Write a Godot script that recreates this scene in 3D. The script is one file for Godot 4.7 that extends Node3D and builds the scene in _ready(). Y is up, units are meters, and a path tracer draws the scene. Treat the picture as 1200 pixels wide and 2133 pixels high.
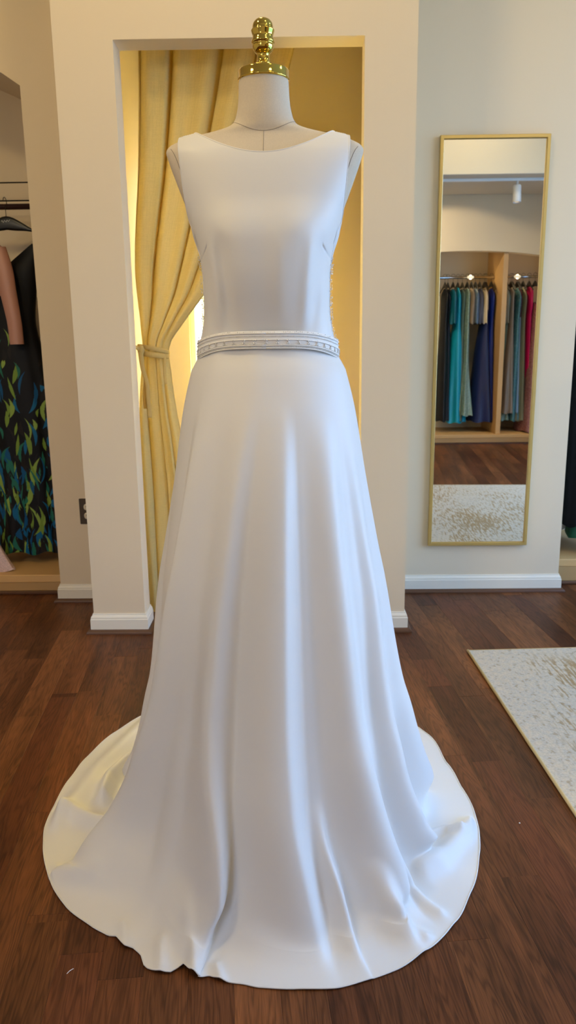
extends Node3D
# A bridal shop: a white satin gown on a linen dress form, before a plastered partition with a fitting room behind it.

const CX := -0.062          # centre of the dress form
const CZ := -1.70
const ZF := -2.875          # front face of the partition with the opening
const ZM := -3.345          # wall with the mirror
const ZL := -3.25           # wall left of the partition
const H := 3.1              # ceiling
var rng := RandomNumberGenerator.new()
var M := {}
var taken := {}

# ------------------------------------------------------------------ helpers
func numbered(n: String) -> String:
	var k: int = taken.get(n, 0)
	taken[n] = k + 1
	return n if k == 0 else "%s_%03d" % [n, k]

func thing(called: String, label: String, category: String, at := Vector3.ZERO, group := "", kind := "") -> Node3D:
	var o := Node3D.new()
	o.name = numbered(called)
	add_child(o)
	o.position = at
	meta(o, label, category, group, kind)
	return o

func meta(o: Node, label := "", category := "", group := "", kind := "") -> Node:
	if label: o.set_meta("label", label)
	if category: o.set_meta("category", category)
	if group: o.set_meta("group", group)
	if kind: o.set_meta("kind", kind)
	return o

func put(called: String, mesh: Mesh, m: Material, parent: Node = null) -> MeshInstance3D:
	var o := MeshInstance3D.new()
	o.mesh = mesh
	o.material_override = m
	o.cast_shadow = GeometryInstance3D.SHADOW_CASTING_SETTING_DOUBLE_SIDED
	if parent == null:
		o.name = numbered(called)
		add_child(o)
	else:
		var used := {}
		for c in parent.get_children(): used[String(c.name)] = true
		var n := called
		var k := 1
		while used.has(n):
			n = "%s_%03d" % [called, k]
			k += 1
		o.name = n
		parent.add_child(o)
	return o

func mat(c: Color, rough := 0.6, metal := 0.0, spec := 0.5) -> StandardMaterial3D:
	var m := StandardMaterial3D.new()
	m.albedo_color = c
	m.roughness = rough
	m.metallic = metal
	m.metallic_specular = spec
	m.cull_mode = BaseMaterial3D.CULL_DISABLED
	return m

func begin(flat := false) -> SurfaceTool:
	var st := SurfaceTool.new()
	st.begin(Mesh.PRIMITIVE_TRIANGLES)
	st.set_smooth_group(0xFFFFFFFF if flat else 0)
	return st

func done(st: SurfaceTool) -> ArrayMesh:
	st.generate_normals()
	st.index()
	return st.commit()

func tri(st: SurfaceTool, a: Vector3, b: Vector3, c: Vector3) -> void:
	st.add_vertex(a); st.add_vertex(b); st.add_vertex(c)

# corners given clockwise as seen from outside
func quad(st: SurfaceTool, a: Vector3, b: Vector3, c: Vector3, d: Vector3) -> void:
	tri(st, a, b, c); tri(st, a, c, d)

# a box between two corners with chamfered edges
func box(st: SurfaceTool, lo: Vector3, hi: Vector3, bevel := 0.002) -> void:
	st.set_smooth_group(0xFFFFFFFF)
	var c := (lo + hi) / 2.0
	var h := (hi - lo) / 2.0
	var b: float = minf(bevel, minf(h.x, minf(h.y, h.z)) * 0.9)
	if b <= 0.0:
		b = 0.0
	var P := func(sx, sy, sz, axis) -> Vector3:
		return c + Vector3(sx * (h.x - (0.0 if axis == 0 else b)), sy * (h.y - (0.0 if axis == 1 else b)), sz * (h.z - (0.0 if axis == 2 else b)))
	for axis in 3:
		for s in [-1, 1]:
			var q := []
			for k in [[-1, -1], [1, -1], [1, 1], [-1, 1]]:
				var v := [0, 0, 0]
				v[axis] = s
				v[(axis + 1) % 3] = k[0]
				v[(axis + 2) % 3] = k[1]
				q.append(P.call(v[0], v[1], v[2], axis))
			if s > 0: quad(st, q[3], q[2], q[1], q[0])
			else: quad(st, q[0], q[1], q[2], q[3])
	if b > 0.0:
		for axis in 3:
			var e := (axis + 1) % 3
			var f := (axis + 2) % 3
			for k in [[-1, -1], [1, -1], [1, 1], [-1, 1]]:
				var v1 := [0, 0, 0]
				v1[axis] = -1; v1[e] = k[0]; v1[f] = k[1]
				var v2 := v1.duplicate()
				v2[axis] = 1
				var a1: Vector3 = P.call(v1[0], v1[1], v1[2], e)
				var a2: Vector3 = P.call(v2[0], v2[1], v2[2], e)
				var b1: Vector3 = P.call(v1[0], v1[1], v1[2], f)
				var b2: Vector3 = P.call(v2[0], v2[1], v2[2], f)
				if k[0] * k[1] > 0: quad(st, a1, a2, b2, b1)
				else: quad(st, b1, b2, a2, a1)
		for sx in [-1, 1]:
			for sy in [-1, 1]:
				for sz in [-1, 1]:
					var p0: Vector3 = P.call(sx, sy, sz, 0)
					var p1: Vector3 = P.call(sx, sy, sz, 1)
					var p2: Vector3 = P.call(sx, sy, sz, 2)
					if sx * sy * sz > 0: tri(st, p2, p1, p0)
					else: tri(st, p0, p1, p2)
	st.set_smooth_group(0)

func box_mesh(lo: Vector3, hi: Vector3, bevel := 0.002) -> ArrayMesh:
	var st := begin()
	box(st, lo, hi, bevel)
	return done(st)

# grid of points[row][col], row after row; closed joins the last column to the first
func grid(st: SurfaceTool, pts: PackedVector3Array, rows: int, cols: int, closed := false, flip := false, uv := PackedVector2Array()) -> void:
	var n := cols if closed else cols - 1
	for r in rows - 1:
		for c in n:
			var i := r * cols + c
			var j := r * cols + (c + 1) % cols
			var k := i + cols
			var l := j + cols
			var ids := [i, k, l, i, l, j] if flip else [i, l, k, i, j, l]
			for q in ids:
				if uv.size():
					st.set_uv(uv[q])
				st.add_vertex(pts[q])

# profile points (radius, height) turned round y
func lathe(st: SurfaceTool, prof: Array, at := Vector3.ZERO, seg := 48, sx := 1.0, sz := 1.0) -> void:
	var pts := PackedVector3Array()
	for p in prof:
		for k in seg:
			var a := TAU * k / seg
			pts.append(at + Vector3(p[0] * sin(a) * sx, p[1], p[0] * cos(a) * sz))
	grid(st, pts, prof.size(), seg, true, false)

# a tube along a path; wide/thick make it a ribbon
func tube(st: SurfaceTool, path: Array, r: float, seg := 10, wide := 1.0, up := Vector3.UP, caps := true) -> void:
	var pts := PackedVector3Array()
	var n := path.size()
	for i in n:
		var a: Vector3 = path[maxi(i - 1, 0)]
		var b: Vector3 = path[mini(i + 1, n - 1)]
		var t := (b - a).normalized()
		var side := t.cross(up)
		if side.length() < 0.05: side = t.cross(Vector3(0.3, 0.2, 1))
		side = side.normalized()
		var nrm := side.cross(t).normalized()
		for k in seg:
			var w := TAU * k / seg
			pts.append(path[i] + side * cos(w) * r + nrm * sin(w) * r * wide)
	grid(st, pts, n, seg, true, true)
	if caps:
		for e in [0, n - 1]:
			for k in seg:
				var p: Vector3 = pts[e * seg + k]
				var q: Vector3 = pts[e * seg + (k + 1) % seg]
				if e == 0: tri(st, path[e], p, q)
				else: tri(st, path[e], q, p)

func tube_mesh(path: Array, r: float, seg := 10, wide := 1.0, up := Vector3.UP) -> ArrayMesh:
	var st := begin()
	tube(st, path, r, seg, wide, up)
	return done(st)

# Catmull-Rom through points
func curve(pts: Array, per := 8) -> Array:
	var out := []
	for i in pts.size() - 1:
		var p0: Vector3 = pts[maxi(i - 1, 0)]
		var p1: Vector3 = pts[i]
		var p2: Vector3 = pts[i + 1]
		var p3: Vector3 = pts[mini(i + 2, pts.size() - 1)]
		for k in per:
			out.append(p1.cubic_interpolate(p2, p0, p3, float(k) / per))
	out.append(pts[pts.size() - 1])
	return out

# table of [key, value] with rising keys, smooth between
func tab(t: Array, x: float) -> float:
	var n := t.size()
	if x <= t[0][0]: return t[0][1]
	if x >= t[n - 1][0]: return t[n - 1][1]
	var i := 0
	while x > t[i + 1][0]: i += 1
	var x0: float = t[i][0]
	var x1: float = t[i + 1][0]
	var y0: float = t[i][1]
	var y1: float = t[i + 1][1]
	var d := (y1 - y0) / (x1 - x0)
	var m0 := d
	var m1 := d
	if i > 0:
		var dp: float = (y0 - t[i - 1][1]) / (x0 - t[i - 1][0])
		m0 = 0.0 if dp * d <= 0.0 else 2.0 * dp * d / (dp + d)
	if i < n - 2:
		var dn: float = (t[i + 2][1] - y1) / (t[i + 2][0] - x1)
		m1 = 0.0 if dn * d <= 0.0 else 2.0 * dn * d / (dn + d)
	var h := x1 - x0
	var s := (x - x0) / h
	var s2 := s * s
	var s3 := s2 * s
	return (2 * s3 - 3 * s2 + 1) * y0 + (s3 - 2 * s2 + s) * h * m0 + (-2 * s3 + 3 * s2) * y1 + (s3 - s2) * h * m1

func lin(t: Array, x: float) -> float:
	var n := t.size()
	if x <= t[0][0]: return t[0][1]
	for i in n - 1:
		if x <= t[i + 1][0]:
			return lerpf(t[i][1], t[i + 1][1], (x - t[i][0]) / (t[i + 1][0] - t[i][0]))
	return t[n - 1][1]

# ------------------------------------------------------------------ scene
func _ready() -> void:
	rng.seed = 7
	# --- camera
	var cam := Camera3D.new()
	cam.name = "camera"
	add_child(cam)
	cam.position = Vector3(0, 1.15, 0)
	cam.rotation_degrees = Vector3(-13.0, 0.7826, -0.6764)
	cam.keep_aspect = Camera3D.KEEP_HEIGHT
	cam.fov = 67.37
	cam.near = 0.05
	cam.far = 60.0
	cam.current = true
	# --- sky, exposure
	var we := WorldEnvironment.new()
	we.name = "environment"
	var env := Environment.new()
	env.background_mode = Environment.BG_SKY
	var sky := Sky.new()
	var sm := ProceduralSkyMaterial.new()
	sm.sky_top_color = Color(0.55, 0.70, 0.95)
	sm.sky_horizon_color = Color(0.93, 0.96, 1.0)
	sm.ground_bottom_color = Color(0.45, 0.44, 0.42)
	sm.ground_horizon_color = Color(0.75, 0.76, 0.76)
	sm.sky_energy_multiplier = 2.6
	sm.ground_energy_multiplier = 1.5
	sky.sky_material = sm
	env.sky = sky
	env.tonemap_mode = Environment.TONE_MAPPER_LINEAR
	env.tonemap_exposure = 0.65
	env.sdfgi_enabled = true
	env.ssao_enabled = true
	env.ssil_enabled = true
	we.environment = env
	var attr := CameraAttributesPhysical.new()
	attr.frustum_focal_length = 6.9
	attr.frustum_focus_distance = 1.62
	attr.exposure_aperture = 1.9
	we.camera_attributes = attr
	add_child(we)
	# --- daylight through the shop window on the right, and through the fitting-room window
	area_light("shop_window_daylight", Vector3(3.02, 1.45, -1.75), Vector3(-1, -0.05, 0.0), Vector2(2.7, 2.2), Color(0.42, 0.73, 1.0), 10.5)
	area_light("fitting_window_daylight", Vector3(-0.24, 1.2, -4.105), Vector3(0.0, -0.05, 1), Vector2(0.60, 1.4), Color(0.97, 0.97, 1.0), 7.5)

	materials()
	structure()
	lamps()
	planks()
	left_closet()
	right_closet()
	rear_closet()
	mirror()
	rug()
	curtain()
	small_things()
	mannequin()
	dress()

func area_light(called: String, at: Vector3, towards: Vector3, size: Vector2, c: Color, e: float) -> void:
	var l := AreaLight3D.new()
	l.name = called
	add_child(l)
	l.position = at
	l.look_at(at + towards, Vector3.UP)
	l.area_size = size
	l.light_color = c
	l.light_energy = e
	l.shadow_enabled = true
	l.area_range = 14.0

func materials() -> void:
	M.wall = mat(Color(0.87, 0.805, 0.695), 0.75, 0, 0.3)
	M.fit = mat(Color(0.80, 0.745, 0.63), 0.7, 0, 0.3)
	M.trim = mat(Color(0.90, 0.87, 0.80), 0.4, 0, 0.5)
	M.ceil = mat(Color(0.90, 0.86, 0.78), 0.85, 0, 0.3)
	M.brown = mat(Color(0.34, 0.21, 0.12), 0.45)
	M.gold = mat(Color(0.86, 0.74, 0.35), 0.06, 1.0)
	M.frame = mat(Color(0.82, 0.70, 0.42), 0.40, 0.7)
	M.glass = mat(Color(0.93, 0.93, 0.91), 0.0, 1.0)
	M.linen = mat(Color(0.88, 0.825, 0.74), 0.9, 0, 0.2)
	M.seam = mat(Color(0.60, 0.56, 0.51), 0.9, 0, 0.2)
	M.satin = mat(Color(0.885, 0.875, 0.86), 0.45, 0, 0.45)
	M.satin.rim_enabled = true
	M.satin.rim = 0.25
	M.satin.rim_tint = 0.3
	M.lining = mat(Color(0.86, 0.85, 0.84), 0.6, 0, 0.3)
	M.lace = mat(Color(0.93, 0.92, 0.90), 0.6, 0, 0.4)
	M.pearl = mat(Color(0.92, 0.91, 0.89), 0.15, 0.1, 0.8)
	M.birch = mat(Color(0.82, 0.65, 0.42), 0.5)
	M.black = mat(Color(0.02, 0.02, 0.022), 0.6, 0, 0.3)
	M.blackplastic = mat(Color(0.03, 0.03, 0.035), 0.35)
	M.chrome = mat(Color(0.75, 0.75, 0.75), 0.15, 1.0)
	M.rod = mat(Color(0.16, 0.05, 0.05), 0.35)
	M.white = mat(Color(0.92, 0.92, 0.92), 0.4)
	# linen weave with slubs, for the curtains
	var im := Image.create(256, 256, false, Image.FORMAT_RGB8)
	var nz := FastNoiseLite.new()
	nz.seed = 3
	nz.frequency = 0.02
	for y in 256:
		for x in 256:
			var a := nz.get_noise_2d(x * 6.0, y * 0.35) * 0.035 + nz.get_noise_2d(x * 0.5 + 900.0, y * 8.0) * 0.02 + rng.randf_range(-0.03, 0.03)
			var g := clampf(0.92 + a, 0, 1)
			im.set_pixel(x, y, Color(g, g, g))
	M.weave = ImageTexture.create_from_image(im)
	M.curtain = mat(Color(0.87, 0.80, 0.55), 0.85, 0, 0.2)
	M.curtain.albedo_texture = M.weave
	M.curtain.uv1_scale = Vector3(5, 9, 1)
	M.curtain.backlight_enabled = true
	M.curtain.backlight = Color(0.56, 0.49, 0.27)
	M.sheer = mat(Color(0.97, 0.90, 0.55), 0.85, 0, 0.2)
	M.sheer.backlight_enabled = true
	M.sheer.backlight = Color(1.0, 0.92, 0.55)
	# fine cloth weave on the dress form
	var cl := Image.create(256, 256, false, Image.FORMAT_RGB8)
	for y in 256:
		for x in 256:
			var g := clampf(0.93 + 0.05 * sin(x * PI / 2.0) * sin(y * PI / 2.0) + rng.randf_range(-0.06, 0.06), 0, 1)
			cl.set_pixel(x, y, Color(g, g, g))
	M.linen.albedo_texture = ImageTexture.create_from_image(cl)
	M.linen.uv1_triplanar = true
	M.linen.uv1_scale = Vector3(9, 9, 9)

# a wall along x with an arched opening; its front face looks to +z when face > 0
func arch_wall(st: SurfaceTool, x0: float, x1: float, o0: float, o1: float, xc: float, yc: float, rad: float, zf: float, zb: float) -> void:
	var dz := zb - zf
	var lo := minf(zf, zb)
	var hi := maxf(zf, zb)
	if o0 > x0: box(st, Vector3(x0, 0, lo), Vector3(o0, H, hi), 0.0)
	if o1 < x1: box(st, Vector3(o1, 0, lo), Vector3(x1, H, hi), 0.0)
	st.set_smooth_group(0xFFFFFFFF)
	var n := 28
	for k in n:
		var a := lerpf(o0, o1, float(k) / n)
		var b := lerpf(o0, o1, float(k + 1) / n)
		var ya := yc + sqrt(maxf(rad * rad - (a - xc) * (a - xc), 0.0))
		var yb := yc + sqrt(maxf(rad * rad - (b - xc) * (b - xc), 0.0))
		for z in [lo, hi]:
			if z == hi: quad(st, Vector3(a, H, z), Vector3(b, H, z), Vector3(b, yb, z), Vector3(a, ya, z))
			else: quad(st, Vector3(a, ya, z), Vector3(b, yb, z), Vector3(b, H, z), Vector3(a, H, z))
		quad(st, Vector3(a, ya, hi), Vector3(b, yb, hi), Vector3(b, yb, lo), Vector3(a, ya, lo))

func wall(called: String, st: SurfaceTool, label: String, m: Material = M.wall) -> MeshInstance3D:
	var o := put(called, done(st), m)
	meta(o, label, "wall" if called.begins_with("wall") else "ceiling", "", "structure")
	return o

# moulding along a path on the floor, the profile pushed out to the left of the way
func moulding(st: SurfaceTool, path: Array, prof: Array) -> void:
	var pts := PackedVector3Array()
	var n := path.size()
	for p in prof:
		for i in n:
			var d0: Vector2 = (path[i] - path[maxi(i - 1, 0)]).normalized() if i > 0 else (path[1] - path[0]).normalized()
			var d1: Vector2 = (path[mini(i + 1, n - 1)] - path[i]).normalized() if i < n - 1 else d0
			var n0 := Vector2(-d0.y, d0.x)
			var n1 := Vector2(-d1.y, d1.x)
			var mi := (n0 + n1) / (1.0 + n0.dot(n1))
			var q: Vector2 = path[i] + mi * p[0]
			pts.append(Vector3(q.x, p[1], q.y))
	# flat shaded strips
	for r in prof.size() - 1:
		for c in n - 1:
			quad(st, pts[r * n + c], pts[r * n + c + 1], pts[(r + 1) * n + c + 1], pts[(r + 1) * n + c])
	for e in [0, n - 1]:
		for r in range(1, prof.size() - 1):
			if e == 0: tri(st, pts[0], pts[r * n], pts[(r + 1) * n])
			else: tri(st, pts[e], pts[(r + 1) * n + e], pts[r * n + e])

func baseboard(called: String, path: Array, label: String) -> void:
	var st := begin(true)
	moulding(st, path, [[0.0, 0.004], [0.0125, 0.004], [0.0125, 0.056], [0.0105, 0.0595], [0.0105, 0.064], [0.0085, 0.069], [0.005, 0.0735], [0.004, 0.079], [0.0, 0.079]])
	var b := put(called, done(st), M.trim)
	meta(b, label, "baseboard", "", "structure")
	var s2 := begin(true)
	moulding(s2, path, [[0.012, 0.0], [0.028, 0.0], [0.0275, 0.005], [0.025, 0.010], [0.020, 0.0145], [0.0122, 0.016]])
	put("shoe_molding", done(s2), M.brown, b)

func structure() -> void:
	# partition with the opening to the fitting room
	var st := begin()
	box(st, Vector3(-0.816, 0, -2.98), Vector3(-0.612, H, ZF), 0.0)
	box(st, Vector3(0.238, 0, -2.98), Vector3(0.416, H, ZF), 0.0)
	box(st, Vector3(-0.612, 2.126, -2.98), Vector3(0.238, H, ZF), 0.0)
	box(st, Vector3(-0.816, 0, -4.2), Vector3(-0.715, H, -2.98), 0.0)
	box(st, Vector3(0.37, 0, -4.2), Vector3(0.416, H, -2.98), 0.0)
	wall("wall_front", st, "cream plaster partition with a tall square opening behind the wedding dress")
	# walls of the fitting room
	st = begin()
	box(st, Vector3(-0.715, 0, -4.2), Vector3(-0.703, 2.6, -2.98), 0.0)
	wall("wall_fitting_left", st, "yellow lit side wall of the fitting room left of the curtain", M.fit)
	st = begin()
	box(st, Vector3(0.358, 0, -4.2), Vector3(0.37, 2.6, -2.98), 0.0)
	wall("wall_fitting_right", st, "side wall of the fitting room, on the side of the mirror", M.fit)
	st = begin()
	box(st, Vector3(-0.703, 0, -4.2), Vector3(-0.557, 2.6, -4.1), 0.0)
	box(st, Vector3(0.08, 0, -4.2), Vector3(0.358, 2.6, -4.1), 0.0)
	box(st, Vector3(-0.557, 1.95, -4.2), Vector3(0.08, 2.6, -4.1), 0.0)
	box(st, Vector3(-0.557, 0, -4.2), Vector3(0.08, 0.45, -4.1), 0.0)
	wall("wall_fitting_back", st, "mustard yellow back wall of the fitting room with two wire hooks", M.fit)
	st = begin()
	box(st, Vector3(-0.703, 2.6, -4.2), Vector3(0.358, 2.66, -2.98), 0.0)
	wall("ceiling_fitting", st, "ceiling of the fitting room", M.ceil)
	# window in the fitting room
	var w := thing("window_1", "bright window in the fitting room showing white beside the gold curtain", "window", Vector3(-0.24, 1.2, -4.15), "", "structure")
	var wf := begin()
	for b in [[-0.317, -0.29, -0.75, 0.75], [0.29, 0.317, -0.75, 0.75]]:
		box(wf, Vector3(b[0], b[2], -0.03), Vector3(b[1], b[3], 0.03), 0.003)
	for b in [[-0.75, -0.72], [0.72, 0.75]]:
		box(wf, Vector3(-0.29, b[0], -0.03), Vector3(0.29, b[1], 0.03), 0.003)
	put("window_frame", done(wf), M.trim, w)
	var wg := mat(Color(1, 1, 1, 0.05), 0.02)
	wg.transparency = BaseMaterial3D.TRANSPARENCY_ALPHA
	put("window_pane", box_mesh(Vector3(-0.29, -0.72, -0.003), Vector3(0.29, 0.72, 0.003), 0.0), wg, w)
	# left wall with its arched closet
	st = begin()
	arch_wall(st, -3.0, -0.816, -2.758, -1.061, -1.91, 0.912, 1.46, ZL, -3.37)
	wall("wall_back_left", st, "tan plaster wall left of the partition with an arched closet")
	st = begin()
	box(st, Vector3(-2.85, 0, -4.0), Vector3(-0.97, 2.6, -3.87), 0.0)
	box(st, Vector3(-1.055, 0, -3.87), Vector3(-0.97, 2.6, -3.37), 0.0)
	box(st, Vector3(-2.85, 0, -3.87), Vector3(-2.765, 2.6, -3.37), 0.0)
	var n := 28
	st.set_smooth_group(0xFFFFFFFF)
	for k in n:
		var a := lerpf(-2.765, -1.055, float(k) / n)
		var b := lerpf(-2.765, -1.055, float(k + 1) / n)
		var ya := 0.912 + sqrt(maxf(1.46 * 1.46 - (a + 1.91) * (a + 1.91), 0.0))
		var yb := 0.912 + sqrt(maxf(1.46 * 1.46 - (b + 1.91) * (b + 1.91), 0.0))
		quad(st, Vector3(a, ya, -3.37), Vector3(b, yb, -3.37), Vector3(b, yb, -3.87), Vector3(a, ya, -3.87))
		quad(st, Vector3(a, ya + 0.1, -3.87), Vector3(b, yb + 0.1, -3.87), Vector3(b, yb + 0.1, -3.37), Vector3(a, ya + 0.1, -3.37))
	wall("wall_closet_left", st, "cream inside of the arched closet on the far left")
	# mirror wall with the closet at the right
	st = begin()
	arch_wall(st, 0.416, 3.12, 1.177, 2.88, 2.03, 0.912, 1.46, ZM, -3.46)
	wall("wall_back_right", st, "cream plaster wall carrying the long gold framed mirror")
	st = begin()
	box(st, Vector3(1.08, 0, -4.1), Vector3(2.98, 2.6, -3.98), 0.0)
	box(st, Vector3(1.08, 0, -3.98), Vector3(1.17, 2.6, -3.46), 0.0)
	box(st, Vector3(2.89, 0, -3.98), Vector3(2.98, 2.6, -3.46), 0.0)
	box(st, Vector3(1.17, 2.45, -3.98), Vector3(2.89, 2.6, -3.46), 0.0)
	wall("wall_closet_right", st, "inside of the dark dress closet at the right edge")
	# side walls, rear wall, ceiling
	st = begin()
	box(st, Vector3(-3.12, 0, -3.37), Vector3(-3.0, H, 2.2), 0.0)
	wall("wall_left", st, "cream side wall of the shop left of the camera")
	st = begin()
	box(st, Vector3(3.1, 0, -4.1), Vector3(3.22, H, -3.15), 0.0)
	box(st, Vector3(3.1, 0, -0.05), Vector3(3.22, H, 2.2), 0.0)
	box(st, Vector3(3.1, 2.6, -3.15), Vector3(3.22, H, -0.05), 0.0)
	box(st, Vector3(3.1, 0, -3.15), Vector3(3.22, 0.3, -0.05), 0.0)
	wall("wall_right", st, "cream side wall with the wide shop window")
	var sw := thing("window_2", "wide shop window in the wall right of the camera", "window", Vector3(3.16, 1.45, -1.60), "", "structure")
	var swf := begin()
	for z in [-1.55, -0.5, 0.5, 1.51]:
		box(swf, Vector3(-0.03, -1.15, z), Vector3(0.03, 1.15, z + 0.04), 0.004)
	for y in [-1.15, 1.11]:
		box(swf, Vector3(-0.03, y, -1.51), Vector3(0.03, y + 0.04, 1.51), 0.004)
	put("window_frame", done(swf), M.trim, sw)
	for z in [-1.51, -0.46, 0.54]:
		put("window_pane", box_mesh(Vector3(-0.004, -1.11, z), Vector3(0.004, 1.11, z + 0.97), 0.0), wg, sw)
	st = begin()
	arch_wall(st, 0.2, 3.1, 0.74, 2.70, 1.72, -3.355, 5.3, 1.42, 1.54)
	box(st, Vector3(-3.0, 0, 1.42), Vector3(-1.9, H, 1.54), 0.0)
	box(st, Vector3(-1.0, 0, 1.42), Vector3(0.2, H, 1.54), 0.0)
	box(st, Vector3(-1.9, 0, 1.42), Vector3(-1.0, 0.3, 1.54), 0.0)
	box(st, Vector3(-1.9, 2.4, 1.42), Vector3(-1.0, H, 1.54), 0.0)
	wall("wall_rear", st, "cream wall behind the camera with the arched closet seen in the mirror")
	st = begin()
	box(st, Vector3(0.62, 0, 2.12), Vector3(2.82, 2.3, 2.2), 0.0)
	box(st, Vector3(0.62, 0, 1.54), Vector3(0.73, 2.3, 2.12), 0.0)
	box(st, Vector3(2.71, 0, 1.54), Vector3(2.82, 2.3, 2.12), 0.0)
	box(st, Vector3(0.73, 2.2, 1.54), Vector3(2.71, 2.3, 2.12), 0.0)
	wall("wall_closet_rear", st, "beige inside of the arched closet seen in the mirror", M.wall)
	st = begin()
	box(st, Vector3(-3.12, H, -4.2), Vector3(3.22, H + 0.12, 2.2), 0.0)
	wall("ceiling", st, "cream shop ceiling", M.ceil)
	st = begin()
	box(st, Vector3(-3.0, 2.47, 0.42), Vector3(3.1, H, 1.42), 0.004)
	wall("ceiling_soffit", st, "lowered ceiling strip carrying the track light seen in the mirror", M.ceil)
	var rw := thing("window_3", "narrow shop window in the wall behind the camera", "window", Vector3(-1.45, 1.35, 1.48), "", "structure")
	var rwf := begin()
	for x in [-0.45, 0.41]:
		box(rwf, Vector3(x, -1.05, -0.03), Vector3(x + 0.04, 1.05, 0.03), 0.004)
	for y in [-1.05, 1.01]:
		box(rwf, Vector3(-0.41, y, -0.03), Vector3(0.41, y + 0.04, 0.03), 0.004)
	put("window_frame", done(rwf), M.trim, rw)
	for x in [-0.41]:
		put("window_pane", box_mesh(Vector3(x, -1.01, -0.004), Vector3(x + 0.82, 1.01, 0.004), 0.0), wg, rw)
	# baseboards
	baseboard("baseboard_front_left", [Vector2(-0.816, -3.25), Vector2(-0.816, ZF), Vector2(-0.612, ZF), Vector2(-0.612, -2.98)].duplicate(), "white baseboard round the foot of the pillar left of the dress")
	baseboard("baseboard_front_right", [Vector2(0.238, -2.98), Vector2(0.238, ZF), Vector2(0.416, ZF), Vector2(0.416, ZM)], "white baseboard round the foot of the pillar right of the dress")
	baseboard("baseboard_back_left", [Vector2(-1.061, -3.37), Vector2(-1.061, ZL), Vector2(-0.816, ZL)], "white baseboard under the metal wall outlet")
	baseboard("baseboard_back_right", [Vector2(0.416, ZM), Vector2(1.177, ZM), Vector2(1.177, -3.46)], "white baseboard under the long mirror")

var LAMPS := [
	[Vector3(-1.15, H, -1.15), 2.6, "recessed ceiling light before the left closet"],
	[Vector3(0.65, H, -0.9), 0.6, "recessed ceiling light in front of the right pillar"],
	[Vector3(-0.25, H, -2.2), 0.8, "recessed ceiling light above the partition opening"],
	[Vector3(1.9, H, -1.9), 1.4, "recessed ceiling light before the right closet"],
	[Vector3(1.5, H, -0.25), 1.2, "recessed ceiling light above the rug"],
]

func lamps() -> void:
	# warm downlights in the high ceiling
	for q in LAMPS:
		var t := thing("ceiling_light", q[2], "light", q[0])
		var st := begin()
		lathe(st, [[0.13, -0.001], [0.132, -0.008], [0.160, -0.008], [0.165, 0.0]])
		put("trim_ring", done(st), M.white, t)
		var em := mat(Color(1, 0.9, 0.7), 0.5)
		em.emission_enabled = true
		em.emission = Color(1.0, 0.82, 0.55)
		em.emission_energy_multiplier = 2.0
		st = begin()
		lathe(st, [[0.0, -0.004], [0.13, -0.004]])
		put("lamp_lens", done(st), em, t)
		var l := SpotLight3D.new()
		l.name = "lamp"
		t.add_child(l)
		l.position = Vector3(0, -0.03, 0)
		l.rotation_degrees = Vector3(-90, 0, 0)
		l.light_color = Color(1.0, 0.89, 0.66)
		l.light_energy = q[1]
		l.light_size = 0.13
		l.spot_angle = 88
		l.spot_range = 12
		l.spot_attenuation = 2
		l.spot_angle_attenuation = 0.25
		l.shadow_enabled = true

# ------------------------------------------------------------------ floor
func grain(seed_: int) -> ImageTexture:
	var w := 96
	var h := 768
	var a := FastNoiseLite.new()
	a.seed = seed_
	a.frequency = 0.01
	a.fractal_octaves = 3
	var b := FastNoiseLite.new()
	b.seed = seed_ + 50
	b.frequency = 0.05
	b.fractal_octaves = 2
	var im := Image.create(w, h, false, Image.FORMAT_RGB8)
	for y in h:
		for x in w:
			var f := a.get_noise_2d(x * 1.6, y * 0.22)
			var ring := sin((x * 0.10 + f * 26.0)) * 0.5 + 0.5
			ring = pow(ring, 2.2)
			var fine := b.get_noise_2d(x * 9.0, y * 0.5)
			var big := a.get_noise_2d(x * 0.5 + 300.0, y * 0.16 + 70.0)
			var v := 0.84 - 0.15 * ring + 0.12 * fine + 0.24 * big
			v = clampf(v, 0.2, 1.0)
			im.set_pixel(x, y, Color(v, v * (0.97 + 0.03 * v), v * (0.94 + 0.06 * v)))
	return ImageTexture.create_from_image(im)

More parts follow.
